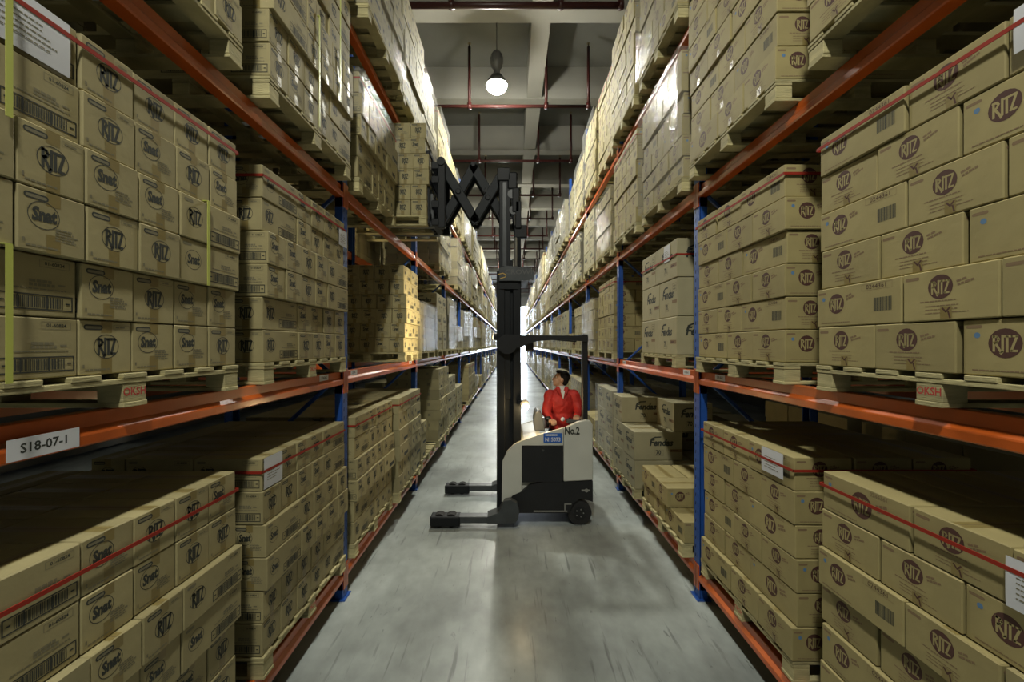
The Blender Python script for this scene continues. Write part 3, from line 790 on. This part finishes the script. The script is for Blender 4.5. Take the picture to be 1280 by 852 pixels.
# individuals nearest first, the rest of each kind as one mass
byk = {}
for c in CAND: byk.setdefault(c[1], []).append(c)
NAME = {'cracker': 'cracker_carton', 'biscuit': 'biscuit_carton', 'snack': 'snack_carton'}
GROUP = {'cracker': 'tan cartons with dark print', 'biscuit': 'yellowish cartons with maroon print', 'snack': 'tall pale cartons with script lettering'}
WORD = {'cracker': 'tan', 'biscuit': 'yellowish', 'snack': 'tall pale'}
SMALL = {'cracker': 'card_s', 'biscuit': 'card_bs', 'snack': 'card_ws'}
for kind, lst in byk.items():
    lst.sort(key=lambda c: c[0])
    ind = [c for c in lst[:296] if c[8]]
    rest = lst[len(ind):] if len(ind) == 296 else [c for c in lst if c not in ind]
    for c in ind:
        o = D.objects.new(NAME[kind], PROTO[kind][c[2]]); C.objects.link(o)
        o.location = (c[3], c[4], c[5]); o.rotation_euler = (0, 0, c[6]); o.scale = (1, 1, c[9])
        n, col, dep, sn = c[7]
        rank = 'front rank' if dep == 0 else 'depth %d' % (dep+1)
        lab = '%s carton, %s layer up, %s along, %s, %s load, %s' % (WORD[kind], ordw(n), ordw(col), rank, sn[0], sn[1])
        o['label'] = lab; o['category'] = 'carton'; o['group'] = GROUP[kind]
    L, W, H, l_, w_, h_ = DIM[kind]
    mb = MB()
    for c in rest:
        _, _, pi, x, y, z, rot, _, _, sz = c
        mb.box((x, y, z+h_*sz/2), (l_, w_, h_*sz), SMALL[kind], 0.0, rot)
        if y < 0.3: continue
        cr, sr = math.cos(rot), math.sin(rot)
        side = 1 if x > 0 else -1
        ax = abs(sr) > 0.7
        ww = l_ if ax else w_
        near_ = y < 16
        hw = (w_ if ax else l_)/2
        ink = {'cracker': 'ink', 'biscuit': 'maroon', 'snack': 'ink'}[kind]
        dc = []
        if kind == 'cracker':
            dc = [(*rect(-0.02 if ww < 0.3 else -0.1, 0.10, 0.05, 0.05), 'ink_grey'), (*rect(-0.02 if ww < 0.3 else -0.1, 0.10, 0.035, 0.03), ink)]
            if ww > 0.3: dc.append((*rect(0.08, 0.043, 0.19, 0.04), ink))
            else: dc.append((*rect(0.04, 0.06, 0.06, 0.03), 'ink_grey'))
        elif kind == 'biscuit':
            dc = [(*ell(-0.02 if ww < 0.4 else -0.1, 0.12, 0.045, 0.04, 8), ink)]
            if ww > 0.4: dc.append((*rect(0.14, 0.09, 0.08, 0.055), 'ink_grey'))
            else: dc.append((*rect(0.0, 0.03, 0.04, 0.05), 'tape'))
        else:
            dc = [(*rect(0.03, 0.22, 0.2, 0.045, 0.1), ink), (*rect(0.01, 0.09, 0.07, 0.05), 'ink_grey')]
        mb.decal(dc, (x-side*hw, y, z), (0, 1 if side < 0 else -1, 0), (0,0,1), (-side, 0, 0))
        if near_:
            hy = (l_ if ax else w_)/2
            mb.decal(dc[:1], (x, y-hy, z), (1, 0, 0), (0,0,1), (0, -1, 0))
    if mb.v:
        o = mb.build(NAME[kind]); tag(o, '%s cartons stacked on the farther racks down the aisle' % WORD[kind], 'carton', None, 'stuff')
        o['group'] = GROUP[kind]

# loads of the racks standing back to back behind (only dim glimpses of them)
mb = MB()
rb = random.Random(5)
for side in (-1, 1):
    for lev in range(4):
        y = 1.0
        while y < 22:
            n = rb.randint(4, 6)
            for q in range(n):
                for j in range(3):
                    xx = side*(XF[side]+RACKD+0.32+rb.uniform(0, 0.02))
                    mb.box((xx+side*0.19, y+0.2+j*0.4, LEV[lev]+0.13+q*0.19+0.094), (0.385, 0.39, 0.186), 'card_s')
            y += 1.33
o = mb.build('stored_carton'); tag(o, 'cartons on the shelves of the racks standing back to back behind', 'carton', None, 'stuff')

# ------------------------------------------------------------------ reach truck
TY0, TY1 = 5.05, 6.10
def tx(px): return (px-640)/103.0
def tz(py): return CAMH-(py-430)/103.0
truck = empty('reach_truck', (0.4, 5.6, 0))
tag(truck, 'white and black electric reach truck with raised scissor forks facing the left rack', 'reach truck')
def part(mb, name, parent=truck, smooth=False, label=None):
    o = mb.build(name, smooth=smooth)
    o.parent = parent
    o.matrix_parent_inverse = Matrix.Translation(-Vector(truck.location)) if parent == truck else Matrix.Identity(4)
    if parent != truck:
        pass
    if label: o['label'] = label
    return o
def bevel(o, w_=0.01, seg=2):
    m_ = o.modifiers.new('bevel', 'BEVEL'); m_.width = w_; m_.segments = seg; m_.limit_method = 'ANGLE'; m_.angle_limit = 0.6
    return o
prof = [(627,626), (628,577), (634,564), (642,556), (655,549), (672,544), (704,535), (722,527), (733,524.5), (740,528), (741.5,600), (704,602), (704,541), (652,556), (652,614), (640,620), (632,627)]
# near side shell: outline with the battery opening cut out
def shellpanel(y0, y1):
    mb = MB()
    P = [(tx(a), tz(b_)) for a, b_ in [(627,627), (628,577), (634,564), (642,556), (652,551), (652,614), (641,619), (633,627)]]
    mb.prism(P[::-1], y0, y1, 'white')
    P = [(tx(a), tz(b_)) for a, b_ in [(652,556.5), (652,551), (672,544), (704,535), (704,556.5)]]
    mb.prism(P[::-1], y0, y1, 'white')
    return mb
mb = shellpanel(TY0, TY0+0.05)
o = part(mb, 'front_panel'); 
mb = shellpanel(TY1-0.05, TY1); part(mb, 'front_panel')
for y0 in (TY0, TY1-0.05):
    P = [(tx(a), tz(b_)) for a, b_ in [(704.6,602), (704.6,535), (722,527), (733,524.5), (738,525.5), (741,531), (741.5,600)]]
    mb = MB(); mb.prism(P[::-1], y0, y0+0.05, 'white'); rp = part(mb, 'rear_panel'); bevel(rp, 0.012)
# body core: battery compartment and hood
P = [(tx(a), tz(b_)) for a, b_ in [(628,640), (629,578), (635,565), (643,557), (655,550), (672,545), (676,545), (676,640)]]
mb = MB(); mb.prism(P[::-1], TY0+0.05, TY1-0.05, 'white'); hood = part(mb, 'hood')
mb = MB(); mb.box((0.625, (TY0+TY1)/2, 0.185), (0.54, 0.92, 0.10), 'black'); part(mb, 'platform')
mb = MB(); mb.prism([(tx(a), tz(b_)) for a, b_ in [(736,602), (741,602), (741,530), (736,526)]], TY0+0.05, TY1-0.05, 'white'); part(mb, 'rear_panel')
mb = MB(); mb.box(((tx(652)+tx(704))/2, TY0+0.02, (tz(556.5)+tz(603))/2), (tx(704)-tx(652)-0.006, 0.035, tz(556.5)-tz(603)-0.004), 'black', 0.004)
mb.tube((tx(679), TY0, tz(563)), (tx(679), TY0-0.006, tz(563)), 0.012, 'darkgrey')
bd = part(mb, 'battery_door', label='black battery compartment door')
P = [(tx(a), tz(b_)) for a, b_ in [(636,626), (641,619.5), (652,614.5), (662,606), (680,602.5), (741,601), (741,625), (736,634), (732,622), (722,619.5), (714,628), (708,641), (640,641)]]
for y0 in (TY0-0.004, TY1-0.046):
    mb = MB()
    Q = [(tx(a), tz(b_)) for a, b_ in [(636,626), (641,619.5), (652,614.5), (662,606), (680,602.5), (704,602.4), (704,641), (640,641)]]
    mb.prism(Q[::-1], y0, y0+0.05, 'black')
    Q = [(tx(a), tz(b_)) for a, b_ in [(704,641), (704,602.4), (741,601), (741,627), (735,625), (725,623), (717,629), (711,641)]]
    mb.prism(Q[::-1], y0, y0+0.05, 'black')
    part(mb, 'skirt')
mb = MB(); mb.box((0.13, (TY0+TY1)/2, 0.33), (0.42, 0.9, 0.34), 'black'); part(mb, 'chassis')
mb = MB(); mb.box((tx(688), TY0-0.008, tz(638.5)), (tx(706)-tx(664), 0.008, 0.014), 'steel'); mb.box((tx(706), TY0-0.008, tz(634)), (0.012, 0.008, 0.09), 'steel'); mb.box((tx(710), TY0-0.008, tz(629.5)), (0.08, 0.008, 0.012), 'steel'); part(mb, 'step_edge', label='worn bright metal edge strip')
mb = MB(); mb.box((tx(732), TY0-0.008, tz(612.5)), (0.10, 0.008, 0.02), 'steel'); mb.tube((tx(733), TY0-0.004, tz(612.5)), (tx(733), TY0-0.016, tz(612.5)), 0.022, 'steel'); part(mb, 'badge')
for y0 in (TY0+0.02, TY1-0.12):
    mb = MB(); c = (tx(725), 0, 0.145)
    mb.tube((c[0], y0, c[2]), (c[0], y0+0.10, c[2]), 0.145, 'rubber', n=32)
    wh = part(mb, 'wheel')
    mb = MB(); mb.tube((c[0], y0-0.006, c[2]), (c[0], y0+0.106, c[2]), 0.075, 'black', n=20)
    for a in range(5): an = a*2*PI/5; mb.tube((c[0]+0.045*math.cos(an), y0-0.012, c[2]+0.045*math.sin(an)), (c[0]+0.045*math.cos(an), y0, c[2]+0.045*math.sin(an)), 0.008, 'steel', n=6)
    hb = mb.build('hub'); hb.parent = wh
# lettering on the truck
mb = MB(); mb.decal([(*text2d('No.2', 0.125, 0.03, 0.72), 'ink')], (tx(715), TY0-0.006, tz(538.5)), (1,0,0), (0,0,1), (0,-1,0)); part(mb, 'number_lettering', label='black number on the cream panel')
mb = MB(); mb.box((tx(691), TY0-0.004, tz(547)), (0.225, 0.006, 0.115), 'plate')
mb.decal([(*at(text2d('N15073', 0.068, 0.02, 0.85), 0, -0.022), 'platew'), (*at(lines2(0, 0, 0.18, 1, 0.01, 0.02, 6), 0, 0.035), 'platew')], (tx(691), TY0-0.0075, tz(547)), (1,0,0), (0,0,1), (0,-1,0)); part(mb, 'number_plate', label='blue plate with white characters')
# mast: two rails near and far, outer and inner stage
mast = MB()
mx0, mx1 = tx(620.5), tx(651.5)
yN, yFar = 5.18, 5.92
for y0 in (yN, yFar):
    mast.box(((tx(620.5)+tx(631))/2, y0, 1.60), (tx(631)-tx(620.5), 0.10, 3.02), 'mast', 0.008)
    mast.box(((tx(641)+tx(651.5))/2, y0, 1.76), (tx(651.5)-tx(641), 0.10, 2.70), 'mast', 0.008)
    mast.box((tx(636), y0+0.02, 1.62), (0.14, 0.05, 2.96), 'mast')
for z in (0.45, 1.2, 2.0, 2.9):
    mast.box(((mx0+mx1)/2, (yN+yFar)/2, z), (0.22, yFar-yN, 0.10), 'mast', 0.008)
part(mast, 'outer_mast')
inner = MB()
for y0 in (yN+0.01, yFar-0.01):
    inner.box(((tx(623.5)+tx(638))/2, y0, 2.95), (tx(638)-tx(623.5), 0.09, 2.86), 'mast', 0.008)
    inner.box(((tx(625)+tx(636))/2, y0-0.05, 3.6), (0.05, 0.012, 1.2), 'darkgrey', 0.003)
inner.box((tx(629.5), (yN+yFar)/2, 4.30), (0.16, yFar-yN+0.1, 0.16), 'mast', 0.01)
inner.box((tx(636), (yN+yFar)/2, 3.2), (0.1, yFar-yN, 0.10), 'mast', 0.01)
part(inner, 'inner_mast')
mb = MB()
for y0 in (yN-0.01, yFar+0.01):
    for dx_, zz in ((642, 3.86), (640, 4.06), (641, 4.2)): mb.tube((tx(dx_), y0-0.03, zz), (tx(dx_), y0+0.03, zz), 0.055, 'darkgrey', n=16)
    mb.box((tx(645), y0, 3.98), (0.09, 0.08, 0.30), 'mast', 0.01); mb.box((tx(648), y0, 3.80), (0.075, 0.08, 0.34), 'mast', 0.01)
    mb.box((tx(640.5), y0, 4.22), (0.13, 0.08, 0.22), 'mast', 0.02)
    mb.tube((tx(645), y0, 1.9), (tx(645), y0, 3.9), 0.017, 'steel', n=8); mb.tube((tx(649.5), y0, 1.9), (tx(649.5), y0, 3.75), 0.02, 'mast', n=8)
mb.box((tx(651), 5.2, 3.60), (0.16, 0.10, 0.16), 'mast', 0.01)
part(mb, 'lift_chain_head')
mb = MB()
P = [(tx(624), tz(350)), (tx(624), tz(334)), (tx(633), tz(331)), (tx(664), tz(334)), (tx(668), tz(340)), (tx(667.5), tz(348)), (tx(655), tz(350))]
mb.prism(P[::-1], yN-0.09, yN-0.055, 'darkgrey')
for a, b_, c, d in ((624, 648, 331, 360),): mb.box(((tx(a)+tx(b_))/2, yN-0.052, (tz(c)+tz(d))/2), (tx(b_)-tx(a), 0.02, tz(c)-tz(d)), 'mast')
mb.box((tx(655), (yN+yFar)/2, tz(341)), (0.14, yFar-yN, 0.14), 'mast', 0.01)
mb.decal([(*at(text2d('CROWN', 0.082, 0.015, 1.2), 0.06, 0.018), 'greytext'), (*at(stroke([(-0.09, 0.02), (-0.03, 0.035), (0.01, 0.015), (0.0, -0.012), (-0.06, -0.03)], 0.009), -0.13, -0.03), 'gold')], (tx(645), yN-0.0905, tz(341)), (1,0,0), (0,0,1), (0,-1,0))
part(mb, 'mast_cover')
# scissor reach: two linked pairs, set close together behind the near mast rail
def sx_(px): return (px-640)*5.33/520
def sz_(py): return CAMH-(py-430)*5.33/520
Apts = [(553,207), (594,275), (626,222)]; Bpts = [(556,271), (592,208), (626,266)]
for y0 in (5.30, 5.50):
    for pts, dy in ((Apts, 0.0), (Bpts, 0.062)):
        for (a, b_) in zip(pts, pts[1:]):
            mb = MB()
            p0 = Vector((sx_(a[0]), 0, sz_(a[1]))); p1 = Vector((sx_(b_[0]), 0, sz_(b_[1])))
            d = (p1-p0).normalized(); nrm = Vector((-d.z, 0, d.x)); hw = 0.058
            q = [p0-d*0.05+nrm*hw, p0-d*0.05-nrm*hw, p1+d*0.05-nrm*hw, p1+d*0.05+nrm*hw]
            mb.prism([(v.x, v.z) for v in q], y0+dy-0.028, y0+dy+0.028, 'arm')
            for p in (p0, p1, (p0+p1)/2): mb.tube((p.x, y0+dy-0.04, p.z), (p.x, y0+dy+0.04, p.z), 0.036, 'mast', n=14)
            bevel(part(mb, 'scissor_arm'), 0.008, 1)
mb = MB()
for px_, py_ in ((594, 275), (592, 208), (573.5, 240), (608, 240)): mb.tube((sx_(px_), 5.27, sz_(py_)), (sx_(px_), 5.60, sz_(py_)), 0.022, 'mast', n=10)
part(mb, 'pivot_rod')
mb = MB()
for y0 in (5.26, 5.62):
    mb.box((sx_(553.5), y0, (sz_(203)+sz_(287))/2), (0.095, 0.07, sz_(203)-sz_(287)), 'mast', 0.01)
    mb.tube((sx_(553), y0-0.05, sz_(206)), (sx_(553), y0+0.05, sz_(206)), 0.052, 'mast')
for z in (211, 228, 258, 280): mb.box((sx_(546), 5.47, sz_(z)), (0.10, 0.50, 0.09), 'mast', 0.008)
part(mb, 'fork_carriage')
mb = MB()
for yy in (5.2, 5.33, 5.46, 5.6, 5.74): mb.box((sx_(538), yy, (sz_(195)+sz_(284))/2), (0.045, 0.05, sz_(195)-sz_(284)), 'mast', 0.006)
for z in (197, 232, 272): mb.box((sx_(539), 5.47, sz_(z)), (0.04, 0.56, 0.06), 'mast', 0.006)
part(mb, 'load_backrest')
for yy in (5.31, 5.71):
    mb = MB()
    mb.prism([(-1.045, 3.72), (-1.045, 4.1), (-1.0, 4.1), (-0.99, 3.69), (-1.03, 3.686), (-1.95, 3.696), (-1.98, 3.708)][::-1], yy-0.05, yy+0.05, 'darkgrey')
    part(mb, 'fork')
# outriggers with load wheels
for (ya, yb, hh) in ((4.95, 5.11, 1), (6.04, 6.20, 0)):
    mb = MB(); mb.box((-0.47, (ya+yb)/2, 0.10), (0.86, yb-ya-0.03, 0.085), 'darkgrey', 0.01)
    mb.box((-0.80, (ya+yb)/2, 0.085), (0.36, yb-ya, 0.12), 'mast', 0.012)
    P = [(-0.30, 0.06), (-0.30, 0.14), (-0.16, 0.19), (-0.09, 0.33), (-0.02, 0.345), (0.06, 0.30), (0.09, 0.20), (0.06, 0.09), (0.0, 0.06)]
    mb.prism(P, ya+0.01, yb+0.04, 'darkgrey')
    og = part(mb, 'outrigger'); bevel(og, 0.008, 1)
    for x in (-0.87, -0.73):
        mb = MB(); mb.tube((x, ya+0.03, 0.09), (x, yb-0.03, 0.09), 0.078, 'rubber', n=20); mb.tube((x, ya+0.025, 0.09), (x, yb-0.025, 0.09), 0.03, 'steel', n=12)
        w_ = mb.build('load_wheel'); w_.parent = og
# overhead guard
mb = MB()
zt = tz(420.5)
P = [(tx(622), tz(436)), (tx(622), tz(423)), (tx(636), tz(418)), (tx(655), tz(418.5)), (tx(690), tz(419)), (tx(735), tz(419.5)), (tx(736), tz(421)), (tx(735.5), tz(427)), (tx(700), tz(424)), (tx(680), tz(425)), (tx(664), tz(428)), (tx(652), tz(434))]
mb.prism(P[::-1], TY0+0.02, TY0+0.08, 'black'); mb.prism(P[::-1], TY1-0.12, TY1-0.06, 'black')
for x in (0.2, 0.36, 0.52, 0.68, 0.84): mb.box((x, (TY0+TY1)/2-0.02, zt+0.005), (0.05, TY1-TY0-0.18, 0.02), 'black')
mb.box((tx(732.5), (TY0+TY1)/2-0.02, zt), (0.07, TY1-TY0-0.16, 0.06), 'black')
mb.tube((tx(634), TY0+0.015, tz(430)), (tx(634), TY0+0.10, tz(430)), 0.12, 'black', n=24)
og = part(mb, 'overhead_guard')
mb = MB(); mb.box((tx(732.5), TY0+0.10, (tz(423)+tz(527))/2), (0.068, 0.09, tz(423)-tz(527)), 'black', 0.01); part(mb, 'guard_post')
mb = MB(); mb.box((tx(662.5), 5.3, tz(433)), (0.11, 0.12, 0.13), 'black', 0.02); mb.tube((tx(662.5), 5.3, tz(426)), (tx(662.5), 5.3, tz(421)), 0.012, 'black'); part(mb, 'display_monitor')
# work lights
def worklight(x, y, z, dirx, e):
    mb = MB(); mb.tube((x-dirx*0.03, y, z), (x+dirx*0.03, y, z), 0.05, 'black', n=16); mb.box((x-dirx*0.06, y, z+0.01), (0.06, 0.02, 0.03), 'black')
    o = part(mb, 'work_light', label='round work light with a glowing amber lens')
    mb = MB(); mb.ball((x+dirx*0.034, y, z-0.012), 0.030, 'worklight', 12, 8); l_ = mb.build('lens'); l_.parent = o
mb = MB(); mb.tube((tx(656), 5.06, tz(505)), (tx(656), 5.12, tz(505)), 0.05, 'black', n=16); mb.box((tx(651), 5.12, tz(504)), (0.06, 0.04, 0.05), 'black')
o = part(mb, 'work_light', label='round work light with a glowing amber lens')
mb = MB(); mb.ball((tx(657), 5.035, tz(508)), 0.036, 'worklight', 12, 8); l_ = mb.build('lens'); l_.parent = o
V3 = lambda *a: Vector(a)
ld = D.lights.new('work beam', 'SPOT'); lo = D.objects.new('work_beam', ld); C.objects.link(lo)
lo.location = (tx(612), 5.50, 2.30); lo.rotation_euler = (V3(-1, 0.25, 0.22)).to_track_quat('-Z', 'Y').to_euler(); ld.energy = 150; ld.color = (1, 0.80, 0.50); ld.spot_size = math.radians(75); ld.spot_blend = 0.7; ld.shadow_soft_size = 0.04
mb = MB(); mb.tube((tx(621), 5.50, 2.30), (tx(615.5), 5.51, 2.305), 0.05, 'black', n=16); mb.box((tx(621.5), 5.5, 2.30), (0.03, 0.66, 0.05), 'black'); mb.tube((tx(615.5), 5.51, 2.305), (tx(615), 5.511, 2.306), 0.042, 'lens_dim', n=16); o = part(mb, 'work_light', label='round work light pointed at the left rack')
# operator controls
mb = MB()
mb.prism([(tx(670), tz(545)), (tx(669), tz(532)), (tx(671), tz(521)), (tx(675), tz(518)), (tx(680), tz(523)), (tx(684), tz(545))][::-1], 5.35, 5.70, 'console')
cp = part(mb, 'control_console'); bevel(cp, 0.012)
mb = MB(); mb.box((tx(676), 5.5, tz(524)), (0.02, 0.2, 0.12), 'steel', 0.004); s_ = mb.build('display_panel'); s_.parent = cp
mb = MB(); mb.tube((tx(688), 5.44, 1.12), (tx(689), 5.44, 1.215), 0.016, 'black'); mb.ball((tx(689), 5.44, 1.225), (0.05, 0.04, 0.035), 'black', 12, 8); part(mb, 'steering_tiller', smooth=True)
mb = MB(); mb.box((tx(722), 5.36, tz(532)), (0.20, 0.14, 0.05), 'darkgrey', 0.015); mb.tube((tx(717), 5.38, 1.18), (tx(717), 5.38, 1.25), 0.014, 'black'); mb.ball((tx(707), 5.33, tz(529)), 0.028, 'paper', 10, 8); part(mb, 'control_handle')

# ------------------------------------------------------------------ operator
def capsule(mb, p0, p1, r0, r1, mt, n=12):
    mb.tube(p0, p1, r0, mt, r1, n); mb.ball(p0, r0, mt, n, 8); mb.ball(p1, r1, mt, n, 8)
def remesh(o, vox, sm=6):
    m_ = o.modifiers.new('r', 'REMESH'); m_.mode = 'VOXEL'; m_.voxel_size = vox; m_.use_smooth_shade = True
    if sm:
        s_ = o.modifiers.new('s', 'SMOOTH'); s_.iterations = sm; s_.factor = 0.5
OX, OY, OZ = 0.675, 5.66, 0.235
person = empty('person', (OX, OY, OZ))
tag(person, 'person in a red jacket standing at the reach truck controls, looking up left', 'person')
B = MB(); V = Vector
hip = V((0.0, 0.02, 0.80)); chest = V((0.0, 0.0, 1.16)); neck = V((-0.005, 0.0, 1.345)); 
shL, shR = V((-0.165, -0.01, 1.275)), V((0.165, -0.01, 1.275))       # picture left / right
elL, elR = V((-0.215, -0.10, 1.05)), V((0.235, -0.06, 1.06))
wrL, wrR = V((-0.165, -0.215, 0.985)), V((0.165, -0.235, 1.03))
for s_ in (-1, 1):
    capsule(B, (0.085*s_, 0.02, 0.80), (0.09*s_, 0.0, 0.44), 0.085, 0.058, 'skin')
    capsule(B, (0.09*s_, 0.0, 0.44), (0.095*s_, 0.04, 0.07), 0.058, 0.038, 'skin')
    capsule(B, (0.095*s_, 0.05, 0.035), (0.105*s_, -0.13, 0.03), 0.035, 0.03, 'skin')
capsule(B, hip, chest, 0.12, 0.115, 'skin'); capsule(B, (-0.10, 0, 1.22), (0.10, 0, 1.22), 0.08, 0.08, 'skin')
capsule(B, neck-V((0,0,0.06)), neck+V((-0.008,-0.0,0.075)), 0.055, 0.05, 'skin')
for sh, el, wr in ((shL, elL, wrL), (shR, elR, wrR)):
    capsule(B, sh, el, 0.05, 0.038, 'skin'); capsule(B, el, wr, 0.038, 0.025, 'skin')
# head in profile: face to -x, tipped up
hc = V((-0.012, 0, 1.495)); tilt = Matrix.Rotation(math.radians(14), 3, 'Y')
def hp(x, y, z): return hc+tilt @ V((x, y, z))
B.ball(hp(0.012, 0, 0.02), (0.093, 0.074, 0.092), 'skin', 20, 14, tilt)
B.ball(hp(-0.032, 0, -0.045), (0.058, 0.056, 0.066), 'skin', 16, 12, tilt)
B.ball(hp(-0.062, 0, -0.093), (0.024, 0.028, 0.020), 'skin', 10, 8)
B.ball(hp(-0.075, 0, 0.028), (0.018, 0.05, 0.014), 'skin', 12, 8, tilt)
capsule(B, hp(-0.083, 0, 0.012), hp(-0.103, 0, -0.028), 0.009, 0.014, 'skin', 8)
B.ball(hp(-0.086, 0, -0.055), (0.013, 0.024, 0.008), 'skin', 10, 6, tilt); B.ball(hp(-0.083, 0, -0.069), (0.012, 0.021, 0.008), 'skin', 10, 6, tilt)
for s_ in (-1, 1):
    B.ball(hp(0.012, 0.075*s_, -0.01), (0.018, 0.010, 0.032), 'skin', 10, 8, tilt)
# hands
def hand(wr, dirv, down, side_):
    d = dirv.normalized(); u = down.normalized(); a = d.cross(u).normalized()*side_
    pc = wr+d*0.045
    for k in range(4): capsule(B, wr+d*0.01+a*(k-1.5)*0.010, pc+d*0.035+a*(k-1.5)*0.020, 0.014, 0.0125, 'skin', 8)
    for k, ln in enumerate((0.9, 1.0, 0.95, 0.78)):
        r0 = pc+d*0.035+a*(k-1.5)*0.021
        p1 = r0+(d*0.8+u*0.45)*0.034*ln; p2 = p1+(d*0.1+u)*0.026*ln; p3 = p2+(-d*0.7+u*0.6)*0.02*ln
        capsule(B, r0, p1, 0.010, 0.0092, 'skin', 8); capsule(B, p1, p2, 0.0092, 0.0085, 'skin', 8); capsule(B, p2, p3, 0.0085, 0.0075, 'skin', 8)
    t0 = wr+d*0.025-a*0.025; t1 = t0+(d*0.7-a*0.6+u*0.3)*0.036; t2 = t1+(d*0.7+u*0.5+a*0.1)*0.028
    capsule(B, t0, t1, 0.014, 0.011, 'skin', 8); capsule(B, t1, t2, 0.011, 0.009, 'skin', 8)
hand(wrL, V((0.25, -0.8, -0.15)), V((0, -0.1, -1)), 1)
hand(wrR, V((-0.15, -0.8, -0.1)), V((0, -0.1, -1)), -1)
body = B.build('body', person); remesh(body, 0.006, 3)
# clothing
J = MB()
J.ball((0, 0.0, 1.15), (0.185, 0.135, 0.22), 'jacket', 20, 14); J.ball((0, 0.01, 0.97), (0.175, 0.14, 0.18), 'jacket', 20, 14); J.ball((0, 0.02, 0.82), (0.17, 0.135, 0.12), 'jacket', 20, 12)
capsule(J, (-0.13, 0, 1.275), (0.13, 0, 1.275), 0.075, 0.075, 'jacket')
capsule(J, (-0.05, 0.0, 1.33), (0.05, 0.0, 1.33), 0.055, 0.055, 'jacket')
for sh, el, wr in ((shL, elL, wrL), (shR, elR, wrR)):
    capsule(J, sh, sh.lerp(el, 0.5)+V((0.006, 0, 0)), 0.078, 0.068, 'jacket'); capsule(J, sh.lerp(el, 0.5), el, 0.07, 0.066, 'jacket')
    capsule(J, el, el.lerp(wr, 0.55), 0.066, 0.052, 'jacket'); capsule(J, el.lerp(wr, 0.55), el.lerp(wr, 0.93), 0.05, 0.040, 'jacket')
jk = J.build('jacket', person); remesh(jk, 0.010, 2)
dt = D.textures.new('folds', 'CLOUDS'); dt.noise_scale = 0.07
dm = jk.modifiers.new('d', 'DISPLACE'); dm.texture = dt; dm.strength = 0.022; dm.mid_level = 0.5
# collar flaps, placket, pocket and small chest mark
K = MB()
for s_ in (-1, 1):
    K.add([(0.012*s_, -0.132, 1.245), (0.055*s_, -0.125, 1.315), (0.085*s_, -0.075, 1.385), (0.04*s_, -0.06, 1.40), (0.012*s_, -0.10, 1.33),
           (0.012*s_, -0.122, 1.245), (0.055*s_, -0.115, 1.315), (0.085*s_, -0.065, 1.385), (0.04*s_, -0.05, 1.40), (0.012*s_, -0.09, 1.33)],
          [(0,1,2,3,4), (9,8,7,6,5), (0,5,6,1), (1,6,7,2), (2,7,8,3), (3,8,9,4), (4,9,5,0)], 'jacket')
K.tube((0, 0.0, 1.30), (-0.005, 0.01, 1.395), 0.082, 'jacket', 0.070, 16, False)
kk = K.build('collar'); kk.parent = jk
S = MB(); S.add([(-0.028, -0.128, 1.345), (0.03, -0.128, 1.345), (0.004, -0.145, 1.235), (-0.028, -0.118, 1.345), (0.03, -0.118, 1.345), (0.004, -0.135, 1.235)], [(0,2,1), (3,4,5), (0,1,4,3), (1,2,5,4), (2,0,3,5)], 'shirt')
S.tube((0.0, -0.02, 1.30), (-0.004, -0.01, 1.40), 0.064, 'shirt', 0.060, 16, False); S.build('shirt', person)
T = MB()
for s_ in (-1, 1):
    capsule(T, (0.08*s_, 0.02, 0.78), (0.09*s_, 0.0, 0.44), 0.105, 0.078, 'trousers'); capsule(T, (0.09*s_, 0.0, 0.44), (0.095*s_, 0.04, 0.08), 0.078, 0.062, 'trousers')
tr_ = T.build('trousers', person); remesh(tr_, 0.012, 4)
for s_ in (-1, 1):
    S = MB(); capsule(S, (0.095*s_, 0.05, 0.04), (0.105*s_, -0.14, 0.038), 0.042, 0.036, 'black'); so = S.build('shoe', person); remesh(so, 0.008, 3)
H = MB()
H.ball(hp(0.03, 0, 0.038), (0.090, 0.083, 0.086), 'hair', 20, 14, tilt); H.ball(hp(0.060, 0, -0.01), (0.052, 0.074, 0.075), 'hair', 16, 12, tilt)
H.ball(hp(-0.025, 0, 0.085), (0.062, 0.058, 0.032), 'hair', 14, 10, tilt)
ho = H.build('hair', person); remesh(ho, 0.006, 3)
E = MB()
for s_ in (-1, 1):
    E.ball(hp(-0.068, 0.030*s_, 0.008), (0.012, 0.013, 0.008), 'shirt', 10, 6, tilt); E.ball(hp(-0.078, 0.030*s_, 0.008), (0.004, 0.006, 0.006), 'hair', 8, 6, tilt)
    E.ball(hp(-0.080, 0.032*s_, 0.036), (0.006, 0.018, 0.004), 'hair', 8, 6, tilt)
E.build('eye', person)
